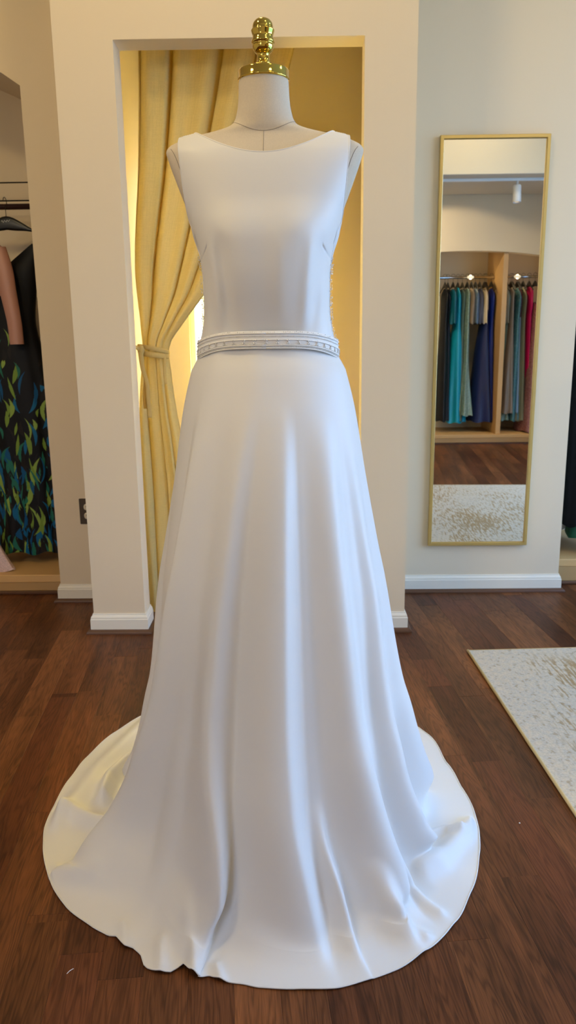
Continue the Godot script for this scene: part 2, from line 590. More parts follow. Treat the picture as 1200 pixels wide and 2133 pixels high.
func planks() -> void:
	var fl := thing("floor", "reddish brown hardwood floor of narrow planks", "floor", Vector3.ZERO, "", "structure")
	put("subfloor", box_mesh(Vector3(-3.12, -0.08, -4.2), Vector3(3.22, -0.012, 2.2), 0.0), mat(Color(0.10, 0.05, 0.03), 0.8), fl)
	var tex := [grain(11), grain(23), grain(37), grain(59)]
	var tint := [Color(0.52, 0.315, 0.18), Color(0.475, 0.28, 0.16), Color(0.565, 0.35, 0.20), Color(0.50, 0.305, 0.175), Color(0.44, 0.25, 0.145), Color(0.535, 0.32, 0.18)]
	var mats := []
	for t in tint:
		for x in tex:
			var m := mat(t, 0.42, 0, 0.32)
			m.albedo_texture = x
			m.heightmap_enabled = true
			m.heightmap_texture = x
			m.heightmap_scale = 0.02
			mats.append(m)
	var ang := deg_to_rad(5.5)
	var e := Vector2(sin(ang), cos(ang))      # along the plank
	var p := Vector2(cos(ang), -sin(ang))     # across
	var wdt := 0.083
	var cam: Camera3D = get_node("camera")
	var inv := cam.transform.affine_inverse()
	var rest := []
	for m in mats: rest.append(begin(true))
	var used := {}
	for row in range(-44, 44):
		var s := row * wdt - 0.012
		var at := -5.0 + fposmod(row * 0.377 + rng.randf() * 0.3, 1.0)
		while at < 2.7:
			var ln := rng.randf_range(0.8, 1.5)
			var c := e * (at + ln / 2) + p * (s + wdt / 2)
			var ok := c.x > -3.3 and c.x < 3.3 and c.y > -4.5 and c.y < 2.5
			var mi := rng.randi() % mats.size()
			var u0 := rng.randf()
			var v0 := rng.randf()
			if ok:
				var seen := false
				for f in [0.0, 0.5, 1.0]:
					var q = e * (at + ln * f) + p * (s + wdt / 2)
					var v := inv * Vector3(q.x, 0, q.y)
					if v.z < -0.3 and absf(v.x / -v.z) < 0.42 and v.y / -v.z > -0.70 and q.y > -3.9: seen = true
				var st: SurfaceTool = begin(true) if seen else rest[mi]
				plank(st, e, p, s, at, ln, wdt, u0, v0)
				if seen: put("plank", done(st), mats[mi], fl)
				else: used[mi] = true
			at += ln
	var am := ArrayMesh.new()
	var k := 0
	var o := MeshInstance3D.new()
	for mi in mats.size():
		if used.has(mi):
			rest[mi].generate_normals()
			rest[mi].commit(am)
			am.surface_set_material(k, mats[mi])
			k += 1
	o.name = "planks_beyond"
	o.mesh = am
	o.set_meta("kind", "stuff")
	fl.add_child(o)

func plank(st: SurfaceTool, e: Vector2, p: Vector2, s: float, at: float, ln: float, w: float, u0: float, v0: float) -> void:
	var g := 0.0001
	var b := 0.0006
	var y := 0.0
	var P := func(a: float, c: float, h: float) -> Vector3:
		var q := e * (at + a) + p * (s + c)
		return Vector3(q.x, h, q.y)
	var UV := func(a: float, c: float) -> Vector2:
		return Vector2(u0 + c / w * 0.9, v0 + a / 1.3)
	var A := [[g, g], [ln - g, g], [ln - g, w - g], [g, w - g]]
	var T := [[g + b, g + b], [ln - g - b, g + b], [ln - g - b, w - g - b], [g + b, w - g - b]]
	var tv := []
	for t in T: tv.append([P.call(t[0], t[1], y), UV.call(t[0], t[1])])
	var av := []
	for t in A: av.append([P.call(t[0], t[1], y - b * 0.8), UV.call(t[0], t[1])])
	var dv := []
	for t in A: dv.append([P.call(t[0], t[1], -0.012), UV.call(t[0], t[1])])
	uvquad(st, tv[3], tv[2], tv[1], tv[0])
	for k in 4:
		var n := (k + 1) % 4
		uvquad(st, tv[k], tv[n], av[n], av[k])
		uvquad(st, av[k], av[n], dv[n], dv[k])

func uvquad(st: SurfaceTool, a: Array, b: Array, c: Array, d: Array) -> void:
	for q in [a, c, b, a, d, c]:
		st.set_uv(q[1])
		st.add_vertex(q[0])

# ------------------------------------------------------------------ closets
func platform(called: String, label: String, lo: Vector3, hi: Vector3, front: float) -> void:
	# a low birch platform: top board with nosing, and a fascia set back beneath it; front is +1 or -1 in z
	var t := thing(called, label, "platform", Vector3.ZERO, "", "structure")
	put("top_board", box_mesh(Vector3(lo.x, hi.y - 0.036, lo.z), Vector3(hi.x, hi.y, hi.z), 0.003), M.birch, t)
	var z := hi.z - 0.012 if front > 0 else lo.z + 0.012
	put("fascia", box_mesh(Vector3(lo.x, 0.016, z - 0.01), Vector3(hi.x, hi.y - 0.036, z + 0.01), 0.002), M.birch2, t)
	put("shoe_molding", box_mesh(Vector3(lo.x, 0, z - 0.016), Vector3(hi.x, 0.016, z + 0.02 * front), 0.004), M.brown, t)

# a garment seen across its hanger: rings of half width / half depth; wide axis along x
func garment(rows: Array, folds: int, amp: float, seedv: int, lean := 0.0, seg := 72, steps := 50, dip := 0.0) -> ArrayMesh:
	var r := RandomNumberGenerator.new()
	r.seed = seedv
	var ph := r.randf() * TAU
	var ph2 := r.randf() * TAU
	var wt := []
	var dt := []
	for q in rows:
		wt.append([-q[0], q[1]])
		dt.append([-q[0], q[2]])
	var top: float = rows[0][0]
	var bot: float = rows[rows.size() - 1][0]
	var pts := PackedVector3Array()
	var uv := PackedVector2Array()
	for i in steps + 1:
		var t := float(i) / steps
		var y := lerpf(top, bot, t)
		var w := tab(wt, -y)
		var d := tab(dt, -y)
		var am := amp * t * t
		for k in seg:
			var a := TAU * k / seg
			var f := 1.0 + am * (sin(a * folds + ph + t * 1.3) + 0.5 * sin(a * (folds * 2 - 3) + ph2))
			var yy := y + (0.008 * sin(a * folds + ph) * t * t if i == steps else 0.0) - dip * (1.0 - absf(sin(a))) * pow(1.0 - t, 8.0)
			pts.append(Vector3(w * f * sin(a) + lean * t, yy, d * f * cos(a)))
			uv.append(Vector2(0.5 + 0.5 * sin(a) * w / 0.3, t))
	var st := begin()
	grid(st, pts, steps + 1, seg, true, false, uv)
	return done(st)

func hanger_mesh(w: float) -> ArrayMesh:
	var st := begin()
	var path := []
	for k in 25:
		var u := lerpf(-1, 1, k / 24.0)
		path.append(Vector3(u * w, -0.072 * pow(absf(u), 1.35) - 0.004, -0.012 * u * u))
	# shoulders, deeper in the middle
	var pts := PackedVector3Array()
	for i in 25:
		var u := absf(lerpf(-1, 1, i / 24.0))
		var hh := lerpf(0.030, 0.006, smoothstep(0.05, 0.62, u))
		for k in 10:
			var a := TAU * k / 10
			pts.append(path[i] + Vector3(0, sin(a) * hh, cos(a) * 0.006))
	grid(st, pts, 25, 10, true, true)
	for e in [0, 24]:
		for k in 10:
			tri(st, path[e], pts[e * 10 + k], pts[e * 10 + (k + 1) % 10])
	return done(st)

func hook_mesh() -> ArrayMesh:
	var path := []
	path.append(Vector3(0, 0.012, 0))
	path.append(Vector3(0, 0.05, 0))
	for k in 13:
		var a := lerpf(-PI / 2, PI * 0.95, k / 12.0)
		path.append(Vector3(0, 0.083 + sin(a) * 0.02, -cos(a) * 0.02))
	return tube_mesh(path, 0.0016, 8, 1.0, Vector3.RIGHT)

func make_hanger(label: String, at: Vector3, turn: float, group := "") -> Node3D:
	var t := thing("clothes_hanger", label, "hanger", at, group)
	put("shoulder_bar", hanger_mesh(0.20), M.blackplastic, t)
	put("hook", hook_mesh(), M.blackplastic, t)
	t.rotation.y = turn
	return t

func leaf_print() -> ImageTexture:
	var w := 512
	var h := 1024
	var im := Image.create(w, h, false, Image.FORMAT_RGB8)
	im.fill(Color(0.012, 0.011, 0.013))
	var r := RandomNumberGenerator.new()
	r.seed = 21
	var cols := [Color(0.02, 0.36, 0.52), Color(0.02, 0.30, 0.47), Color(0.44, 0.55, 0.20), Color(0.52, 0.62, 0.27), Color(0.12, 0.40, 0.33), Color(0.08, 0.06, 0.05), Color(0.10, 0.075, 0.06)]
	for k in 560:
		var t := pow(r.randf(), 0.55)
		var cx := r.randf() * w
		var cy := t * h
		if r.randf() > smoothstep(0.15, 0.7, t): continue
		var ln := r.randf_range(16, 54) * lerpf(0.6, 1.1, t)
		var wd := r.randf_range(3.5, 10)
		var an := r.randf_range(-0.42, 0.42) + PI / 2
		var bend := r.randf_range(-0.5, 0.5)
		var c: Color = cols[r.randi() % cols.size()]
		var ux := Vector2(cos(an), sin(an))
		var R := int(ln) + 2
		for y in range(maxi(0, int(cy) - R), mini(h, int(cy) + R)):
			for x in range(int(cx) - R, int(cx) + R):
				var d := Vector2(x - cx, y - cy)
				var a := d.dot(ux) / ln
				if absf(a) >= 1.0: continue
				var b := d.dot(Vector2(-ux.y, ux.x)) - bend * ln * a * a
				if absf(b) < wd * (1.0 - a * a) * (1.0 if a > -0.3 else 0.8):
					im.set_pixel(posmod(x, w), y, c)
	return ImageTexture.create_from_image(im)

func sequins(c: Color, seedv: int) -> StandardMaterial3D:
	var m := mat(Color.WHITE, 0.5, 0.1, 0.6)
	var im := Image.create(128, 256, false, Image.FORMAT_RGB8)
	var r := RandomNumberGenerator.new()
	r.seed = seedv
	for y in 256:
		for x in 128:
			var g := r.randf_range(0.68, 1.15)
			var q: Color = c * g
			if r.randf() < 0.05: q = c.lerp(Color(1, 0.95, 0.9), 0.75)
			im.set_pixel(x, y, Color(clampf(q.r, 0, 1), clampf(q.g, 0, 1), clampf(q.b, 0, 1)))
	m.albedo_texture = ImageTexture.create_from_image(im)
	m.uv1_scale = Vector3(2, 3, 1)
	return m

func left_closet() -> void:
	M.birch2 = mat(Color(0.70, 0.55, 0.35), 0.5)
	platform("trim_1", "low birch platform on the floor of the left closet", Vector3(-2.76, 0, -3.87), Vector3(-1.063, 0.092, -3.345), 1)
	var rod := thing("closet_rod", "dark maroon wooden hanging rod in the left closet", "rod", Vector3(-1.9, 1.715, -3.60))
	put("rod", tube_mesh([Vector3(-0.84, 0, 0), Vector3(0.843, 0, 0)], 0.0125, 16), M.rod, rod)
	for s in [-0.83, 0.83]:
		var st := begin()
		var ring := []
		tube(st, [Vector3(s - 0.006, 0, 0), Vector3(s + 0.006, 0, 0)], 0.024, 20)
		put("end_flange", done(st), M.chrome, rod)
	var rail := thing("closet_rail", "thin black wire rail above the maroon rod", "rail", Vector3(-1.9, 1.735, -3.57))
	put("bar", tube_mesh([Vector3(-0.85, 0, 0), Vector3(0.846, 0, 0)], 0.003, 8), M.blackplastic, rail)
	var rail2 := thing("closet_rail", "thin black wire rail, topmost in the left closet", "rail", Vector3(-1.9, 1.822, -3.64))
	put("bar", tube_mesh([Vector3(-0.85, 0, 0), Vector3(0.846, 0, 0)], 0.003, 8), M.blackplastic, rail2)
	# hanger with a small white scrawl
	var hg := make_hanger("black plastic hanger with white script hanging from the maroon rod", Vector3(-1.275, 1.648, -3.575), 0.0)
	var sc := []
	for k in 40:
		var u := k / 39.0
		sc.append(Vector3(-0.020 + 0.038 * u, 0.001 + 0.005 * sin(u * 21.0) * (1.0 - 0.5 * u) + 0.004 * u, 0.0078))
	put("white_script", tube_mesh(sc, 0.0006, 6), M.white, hg)
	# printed gown
	var pm := mat(Color.WHITE, 0.55, 0, 0.35)
	pm.albedo_texture = leaf_print()
	var pg := thing("print_gown", "long black gown with teal blue and lime green leaf print, in the left closet", "dress", Vector3(-1.318, 0, -3.60))
	var rows := [[1.560, 0.140, 0.010], [1.53, 0.158, 0.028], [1.45, 0.152, 0.045], [1.36, 0.140, 0.05], [1.22, 0.122, 0.05], [1.05, 0.150, 0.06], [0.75, 0.185, 0.07], [0.45, 0.20, 0.078], [0.145, 0.208, 0.085]]
	put("gown", garment(rows, 9, 0.10, 5, 0.020, 96, 60, 0.11), pm, pg)
	# pink sequined jacket dress in front of it
	var pk := sequins(Color(0.74, 0.53, 0.45), 4)
	var pj := thing("pink_top", "blush pink sequined top with elbow sleeve, left of the printed gown", "top", Vector3(-1.405, 0, -3.50))
	rows = [[1.563, 0.06, 0.02], [1.55, 0.11, 0.035], [1.52, 0.138, 0.045], [1.44, 0.145, 0.05], [1.40, 0.135, 0.05], [1.34, 0.128, 0.05]]
	put("body", garment(rows, 5, 0.03, 9), pk, pj)
	put("sleeve", sweep([[Vector3(0.105, 1.525, 0.0), 0.040], [Vector3(0.128, 1.44, 0.008), 0.040], [Vector3(0.142, 1.34, 0.014), 0.036], [Vector3(0.158, 1.22, 0.018), 0.032], [Vector3(0.162, 1.122, 0.02), 0.031]], 0.72), pk, pj)
	# black gown at the frame edge
	var bg := thing("black_gown", "plain black gown under the blush pink top at the left edge", "dress", Vector3(-1.56, 0, -3.70))
	rows = [[1.30, 0.10, 0.03], [1.22, 0.125, 0.045], [1.1, 0.13, 0.05], [0.8, 0.14, 0.055], [0.3, 0.15, 0.06]]
	put("gown", garment(rows, 7, 0.08, 12), M.black, bg)
	var lp := thing("pale_gown", "pale pink beaded hem hanging low at the left edge", "dress", Vector3(-1.475, 0, -3.42))
	rows = [[0.30, 0.05, 0.02], [0.22, 0.09, 0.03], [0.10, 0.15, 0.04]]
	put("gown", garment(rows, 6, 0.08, 14), sequins(Color(0.86, 0.74, 0.72), 8), lp)

# tube with a changing radius through [point, radius]
func sweep(rows: Array, flat := 1.0, seg := 16) -> ArrayMesh:
	var ps := []
	var rt := []
	for k in rows.size():
		ps.append(rows[k][0])
		rt.append([float(k), rows[k][1]])
	var path := curve(ps, 6)
	var st := begin()
	var pts := PackedVector3Array()
	for i in path.size():
		var a: Vector3 = path[maxi(i - 1, 0)]
		var b: Vector3 = path[mini(i + 1, path.size() - 1)]
		var t := (b - a).normalized()
		var side := t.cross(Vector3(0, 0, 1)).normalized()
		var nr := side.cross(t)
		var r := tab(rt, i / 6.0)
		for k in seg:
			var w := TAU * k / seg
			pts.append(path[i] + side * cos(w) * r + nr * sin(w) * r * flat)
	grid(st, pts, path.size(), seg, true, true)
	return done(st)

func right_closet() -> void:
	platform("trim_2", "low birch platform on the floor of the right closet", Vector3(1.179, 0, -3.98), Vector3(2.88, 0.122, -3.43), 1)
	var rod := thing("closet_rod", "hanging rod in the closet at the right edge", "rod", Vector3(2.03, 1.72, -3.72))
	put("rod", tube_mesh([Vector3(-0.85, 0, 0), Vector3(0.85, 0, 0)], 0.0125, 16), M.rod, rod)
	var g := thing("green_gown", "emerald green gown hem in the closet at the right edge", "dress", Vector3(1.42, 0, -3.60))
	put("gown", garment([[1.55, 0.05, 0.02], [1.5, 0.05, 0.10], [1.2, 0.045, 0.11], [0.9, 0.07, 0.13], [0.19, 0.125, 0.16]], 6, 0.06, 31), mat(Color(0.03, 0.36, 0.24), 0.5), g)
	var b := thing("black_gown", "long black gown beside the emerald green gown, right edge", "dress", Vector3(1.275, 0, -3.68))
	put("gown", garment([[1.58, 0.04, 0.02], [1.5, 0.05, 0.15], [1.2, 0.05, 0.15], [0.7, 0.07, 0.17], [0.26, 0.075, 0.18]], 6, 0.06, 33), M.black, b)
	var w := thing("white_gown", "white hem peeping out under the black gown, right edge", "dress", Vector3(1.33, 0, -3.80))
	put("gown", garment([[1.5, 0.04, 0.02], [1.4, 0.04, 0.10], [0.8, 0.05, 0.11], [0.20, 0.08, 0.14]], 6, 0.06, 35), M.lining, w)

func rear_closet() -> void:
	platform("trim_3", "low birch platform of the closet seen in the mirror", Vector3(0.74, 0, 1.43), Vector3(2.70, 0.10, 2.12), -1)
	var dv := thing("trim_4", "birch divider board between the two gown bays in the mirror", "panel", Vector3(2.115, 0.10, 1.46), "", "structure")
	put("board", box_mesh(Vector3(-0.025, 0, 0), Vector3(0.025, 2.05, 0.66), 0.003), M.birch, dv)
	for q in [[0.74, 2.088, "chrome hanging rod of the wide gown bay in the mirror"], [2.142, 2.70, "chrome hanging rod of the narrow gown bay in the mirror"]]:
		var r := thing("closet_rod", q[2], "rod", Vector3(0, 1.715, 1.80))
		put("rod", tube_mesh([Vector3(q[0], 0, 0), Vector3(q[1], 0, 0)], 0.0125, 14), M.chrome, r)
		var mid: float = 1.83 if q[0] < 1.0 else 2.32
		var em := mat(Color(1, 0.97, 0.9), 0.4)
		em.emission_enabled = true
		em.emission = Color(1.0, 0.93, 0.78)
		em.emission_energy_multiplier = 1.0
		var lt := thing("puck_light", "small oval light on the %s gown rod in the mirror" % ("wide" if q[0] < 1.0 else "narrow"), "light", Vector3(mid, 1.715, 1.765))
		var st := begin()
		lathe(st, [[0.0, 0.018], [0.02, 0.016], [0.034, 0.008], [0.036, 0.0], [0.034, -0.008], [0.02, -0.016], [0.0, -0.018]], Vector3.ZERO, 24, 1.0, 0.5)
		put("lamp_glass", done(st), em, lt)
		var ol := OmniLight3D.new()
		ol.name = "lamp"
		lt.add_child(ol)
		ol.light_color = Color(1.0, 0.88, 0.68)
		ol.light_energy = 0.05
		ol.light_size = 0.02
		ol.omni_range = 8
		ol.omni_attenuation = 2
		ol.shadow_enabled = true
	# [x, z, colour, label, rows (height, half thickness along x, half width along z)]
	var slim := [[1.60, 0.012, 0.03], [1.57, 0.020, 0.11], [1.50, 0.030, 0.16], [1.25, 0.032, 0.13], [1.0, 0.042, 0.15], [0.22, 0.072, 0.20]]
	var full := [[1.62, 0.010, 0.03], [1.58, 0.018, 0.10], [1.50, 0.030, 0.15], [1.25, 0.040, 0.13], [1.0, 0.075, 0.16], [0.20, 0.120, 0.22]]
	var short := [[1.60, 0.012, 0.03], [1.575, 0.024, 0.11], [1.50, 0.034, 0.16], [1.30, 0.040, 0.15], [1.24, 0.040, 0.15]]
	var list := [
		[1.57, Color(0.015, 0.015, 0.018), "long black gown, leftmost in the mirror", slim, 0.6],
		[1.655, Color(0.02, 0.38, 0.46), "dark teal short sleeved top beside the black gown in the mirror", short, 0.5],
		[1.715, Color(0.05, 0.60, 0.70), "bright teal satin gown flaring at the hem, in the mirror", full, 0.4],
		[1.805, Color(0.52, 0.62, 0.55), "sage gown with sparkling hem, in the mirror", [[1.60, 0.012, 0.05], [1.56, 0.024, 0.13], [1.3, 0.028, 0.13], [0.9, 0.032, 0.15], [0.6, 0.06, 0.18], [0.28, 0.10, 0.22]], 0.4],
		[1.850, Color(0.52, 0.45, 0.37), "taupe slim top beside the sage gown in the mirror", short, 0.5],
		[1.892, Color(0.38, 0.48, 0.58), "steel blue sequined top in the mirror", short, 0.5],
		[1.935, Color(0.27, 0.27, 0.33), "charcoal grey slim top in the mirror", short, 0.5],
		[1.985, Color(0.86, 0.78, 0.64), "beige jacket hanging over the navy gown in the mirror", short, 0.5],
		[2.000, Color(0.06, 0.12, 0.32), "navy blue full skirted gown in the mirror", [[1.45, 0.012, 0.05], [1.40, 0.022, 0.13], [1.2, 0.05, 0.13], [0.9, 0.09, 0.16], [0.21, 0.135, 0.22]], 0.45],
		[2.058, Color(0.02, 0.14, 0.52), "royal blue slim gown beside the birch divider in the mirror", slim, 0.4],
		[2.205, Color(0.62, 0.60, 0.50), "pale khaki sequined gown right of the divider in the mirror", short, 0.4],
		[2.265, Color(0.58, 0.52, 0.46), "champagne gown with pale blue edge in the mirror", [[1.60, 0.012, 0.05], [1.56, 0.026, 0.13], [1.3, 0.03, 0.14], [0.9, 0.06, 0.16], [0.30, 0.10, 0.21]], 0.35],
		[2.330, Color(0.27, 0.52, 0.57), "dusty teal lace gown in the mirror", slim, 0.5],
		[2.392, Color(0.45, 0.44, 0.32), "olive slim gown in the mirror", slim, 0.5],
		[2.455, Color(0.80, 0.02, 0.34), "magenta pink gown with short jacket in the mirror", [[1.61, 0.014, 0.05], [1.58, 0.034, 0.14], [1.40, 0.036, 0.15], [1.37, 0.03, 0.13], [0.9, 0.03, 0.15], [0.28, 0.04, 0.19]], 0.5],
		[1.612, Color(0.03, 0.05, 0.12), "midnight blue slim gown behind the dark teal top, in the mirror", slim, 0.5],
		[1.765, Color(0.30, 0.38, 0.34), "grey green slim gown between teal and sage, in the mirror", slim, 0.5],
		[2.235, Color(0.52, 0.62, 0.56), "pale mint slim gown beside the champagne one, in the mirror", slim, 0.45],
		[2.298, Color(0.04, 0.16, 0.13), "dark bottle green slim gown in the narrow bay, in the mirror", slim, 0.5],
		[2.362, Color(0.35, 0.03, 0.10), "wine red slim gown in the narrow bay, in the mirror", short, 0.5],
		[2.50, Color(0.60, 0.38, 0.38), "dusty rose lace gown reaching the floor in the mirror", [[1.45, 0.012, 0.05], [1.40, 0.022, 0.12], [1.2, 0.03, 0.12], [0.7, 0.07, 0.18], [0.11, 0.12, 0.24]], 0.5],
	]
	var hang: Node3D = null
	var HW := ["black hanger carrying the long black gown in the mirror"]
	var i := 0
	for q in list:
		var z := 1.80 + (0.05 if q[3] == full else 0.0)
		if i >= 15: z = 1.86 if i < 20 else 1.74
		var t := thing("gown", q[2], "dress", Vector3(q[0], 0, z), "gowns hanging in the mirrored closet")
		var m: StandardMaterial3D = mat(q[1], q[4])
		if q[2].contains("sequin") or q[2].contains("sparkl") or q[2].contains("lace"): m = sequins(q[1], 60 + i)
		put("cloth", garment(q[3], 5 + i % 4, 0.12, 70 + i, 0.0, 40, 30), m, t)
		if i == 11:
			put("blue_edge", garment([[1.30, 0.008, 0.10], [0.9, 0.012, 0.13], [0.31, 0.02, 0.18]], 5, 0.05, 90, 0.0, 24, 16), mat(Color(0.58, 0.70, 0.84), 0.4), t).position = Vector3(0.085, 0, -0.03)
		var top: float = q[3][0][0]
		if hang == null:
			hang = make_hanger(HW[0], Vector3(q[0], 1.648, z), PI / 2, "hangers on the rods of the mirrored closet")
		else:
			var h2 = hang.duplicate()
			h2.name = numbered("clothes_hanger")
			add_child(h2)
			h2.position = Vector3(q[0], 1.648, z)
			h2.set_meta("label", "black hanger carrying the " + q[2].split(" ")[0] + " " + " ".join(q[2].split(" ").slice(1, 4)) + " in the mirror")
		i += 1

# ------------------------------------------------------------------ mirror, rug
func mirror() -> void:
	var t := thing("wall_mirror", "tall narrow wall mirror in a thin brushed gold frame", "mirror", Vector3(0.800, 1.069, ZM))
	var hw := 0.2195
	var hh := 0.848
	var f := 0.0142
	var st := begin(true)
	# mitred frame, four bars with a small chamfer
	var o := [Vector2(-hw, -hh), Vector2(hw, -hh), Vector2(hw, hh), Vector2(-hw, hh)]
	var inn := [Vector2(-hw + f, -hh + f), Vector2(hw - f, -hh + f), Vector2(hw - f, hh - f), Vector2(-hw + f, hh - f)]
	for k in 4:
		st = begin(true)
		var n := (k + 1) % 4
		var prof := [[0.0, 0.001], [0.0, 0.021], [0.12, 0.024], [0.88, 0.024], [1.0, 0.021], [1.0, 0.012]]
		for j in prof.size() - 1:
			var a: Vector2 = o[k].lerp(inn[k], prof[j][0])
			var b: Vector2 = o[n].lerp(inn[n], prof[j][0])
			var a2: Vector2 = o[k].lerp(inn[k], prof[j + 1][0])
			var b2: Vector2 = o[n].lerp(inn[n], prof[j + 1][0])
			quad(st, Vector3(a2.x, a2.y, prof[j + 1][1]), Vector3(b2.x, b2.y, prof[j + 1][1]), Vector3(b.x, b.y, prof[j][1]), Vector3(a.x, a.y, prof[j][1]))
		put("frame_bar", done(st), M.frame, t)
	put("mirror_glass", box_mesh(Vector3(-hw + f * 0.8, -hh + f * 0.8, 0.004), Vector3(hw - f * 0.8, hh - f * 0.8, 0.013), 0.0), M.glass, t)

func rug() -> void:
	var n := 640
	var im := Image.create(n, n, false, Image.FORMAT_RGB8)
	var a := FastNoiseLite.new()
	a.seed = 5
	a.frequency = 0.006
	a.fractal_octaves = 4
	var b := FastNoiseLite.new()
	b.seed = 9
	b.frequency = 0.05
	b.fractal_octaves = 3
	var hm := Image.create(n, n, false, Image.FORMAT_RGB8)
	var r := RandomNumberGenerator.new()
	r.seed = 2
	var base := Color(0.82, 0.76, 0.66)
	var grey := Color(0.77, 0.735, 0.67)
	var gold := Color(0.62, 0.50, 0.33)
	for y in n:
		for x in n:
			var big := a.get_noise_2d(x * 1.1, y * 0.55)
			var streak := b.get_noise_2d(x * 5.0, y * 0.45)
			var spot := b.get_noise_2d(x * 2.6 + 400.0, y * 1.7)
			var xm := 2.1 * x / n
			var ym := 1.84 * y / n
			var edge := smoothstep(0.05, 0.20, xm + 0.10 * big) * smoothstep(0.03, 0.16, ym + 0.10 * big)
			var dens := 0.36 + big * 0.9 + 0.62 * exp(-pow((xm - 0.30 - 0.12 * ym - 0.10 * big) / 0.11, 2.0)) * smoothstep(1.3, 0.8, ym)
			var w := clampf((streak * 1.5 + spot * 0.4 + dens - 0.62) * 1.7, 0, 1) * edge
			var c := base.lerp(grey, clampf(0.5 + spot * 1.2, 0, 1)).lerp(gold, w * 0.75)
			if spot > 0.44: c = c.lerp(gold, 0.4)
			var g := r.randf_range(0.94, 1.04)
			im.set_pixel(x, y, Color(c.r * g, c.g * g, c.b * g))
			var hv := clampf(0.55 - w * 0.35 + streak * 0.15 + r.randf_range(-0.2, 0.2), 0, 1)
			hm.set_pixel(x, y, Color(hv, hv, hv))
	var m := mat(Color(1, 1, 1), 0.95, 0, 0.15)
	m.albedo_texture = ImageTexture.create_from_image(im)
	m.heightmap_enabled = true
	m.heightmap_texture = ImageTexture.create_from_image(hm)
	m.heightmap_scale = 0.25
	var t := thing("area_rug", "cream and gold distressed area rug with a bound edge", "rug", Vector3(0.618, 0, -2.656))
	t.rotation.y = deg_to_rad(2.7)
	var wd := 2.1
	var dp := 1.84
	var st := begin(true)
	var hgt := 0.009
	for q in [[[0.006, 0.006, 0, 0], [wd, 0.006, 1, 0], [wd, dp, 1, 1], [0.006, dp, 0, 1]]]:
		var v := []
		for k in q: v.append([Vector3(k[0], hgt, k[1]), Vector2(k[2], k[3])])
		uvquad(st, v[0], v[3], v[2], v[1])
	var lo := [[0.006, 0.006], [wd, 0.006], [wd, dp], [0.006, dp]]
	for k in 4:
		var p: Array = lo[k]
		var q2: Array = lo[(k + 1) % 4]
		quad(st, Vector3(p[0], hgt, p[1]), Vector3(p[0], 0.001, p[1]), Vector3(q2[0], 0.001, q2[1]), Vector3(q2[0], hgt, q2[1]))
	put("pile", done(st), m, t)
	var bm := mat(Color(0.80, 0.71, 0.53), 0.85, 0, 0.2)
	put("edge_binding", tube_mesh([Vector3(0.004, 0.006, 0), Vector3(0.004, 0.006, dp)], 0.0048, 10), bm, t)
	put("edge_binding", tube_mesh([Vector3(0.0, 0.0055, 0.004), Vector3(wd, 0.0055, 0.004)], 0.0045, 10), bm, t)
	put("edge_binding", tube_mesh([Vector3(0.0, 0.0055, dp), Vector3(wd, 0.0055, dp)], 0.0045, 10), bm, t)

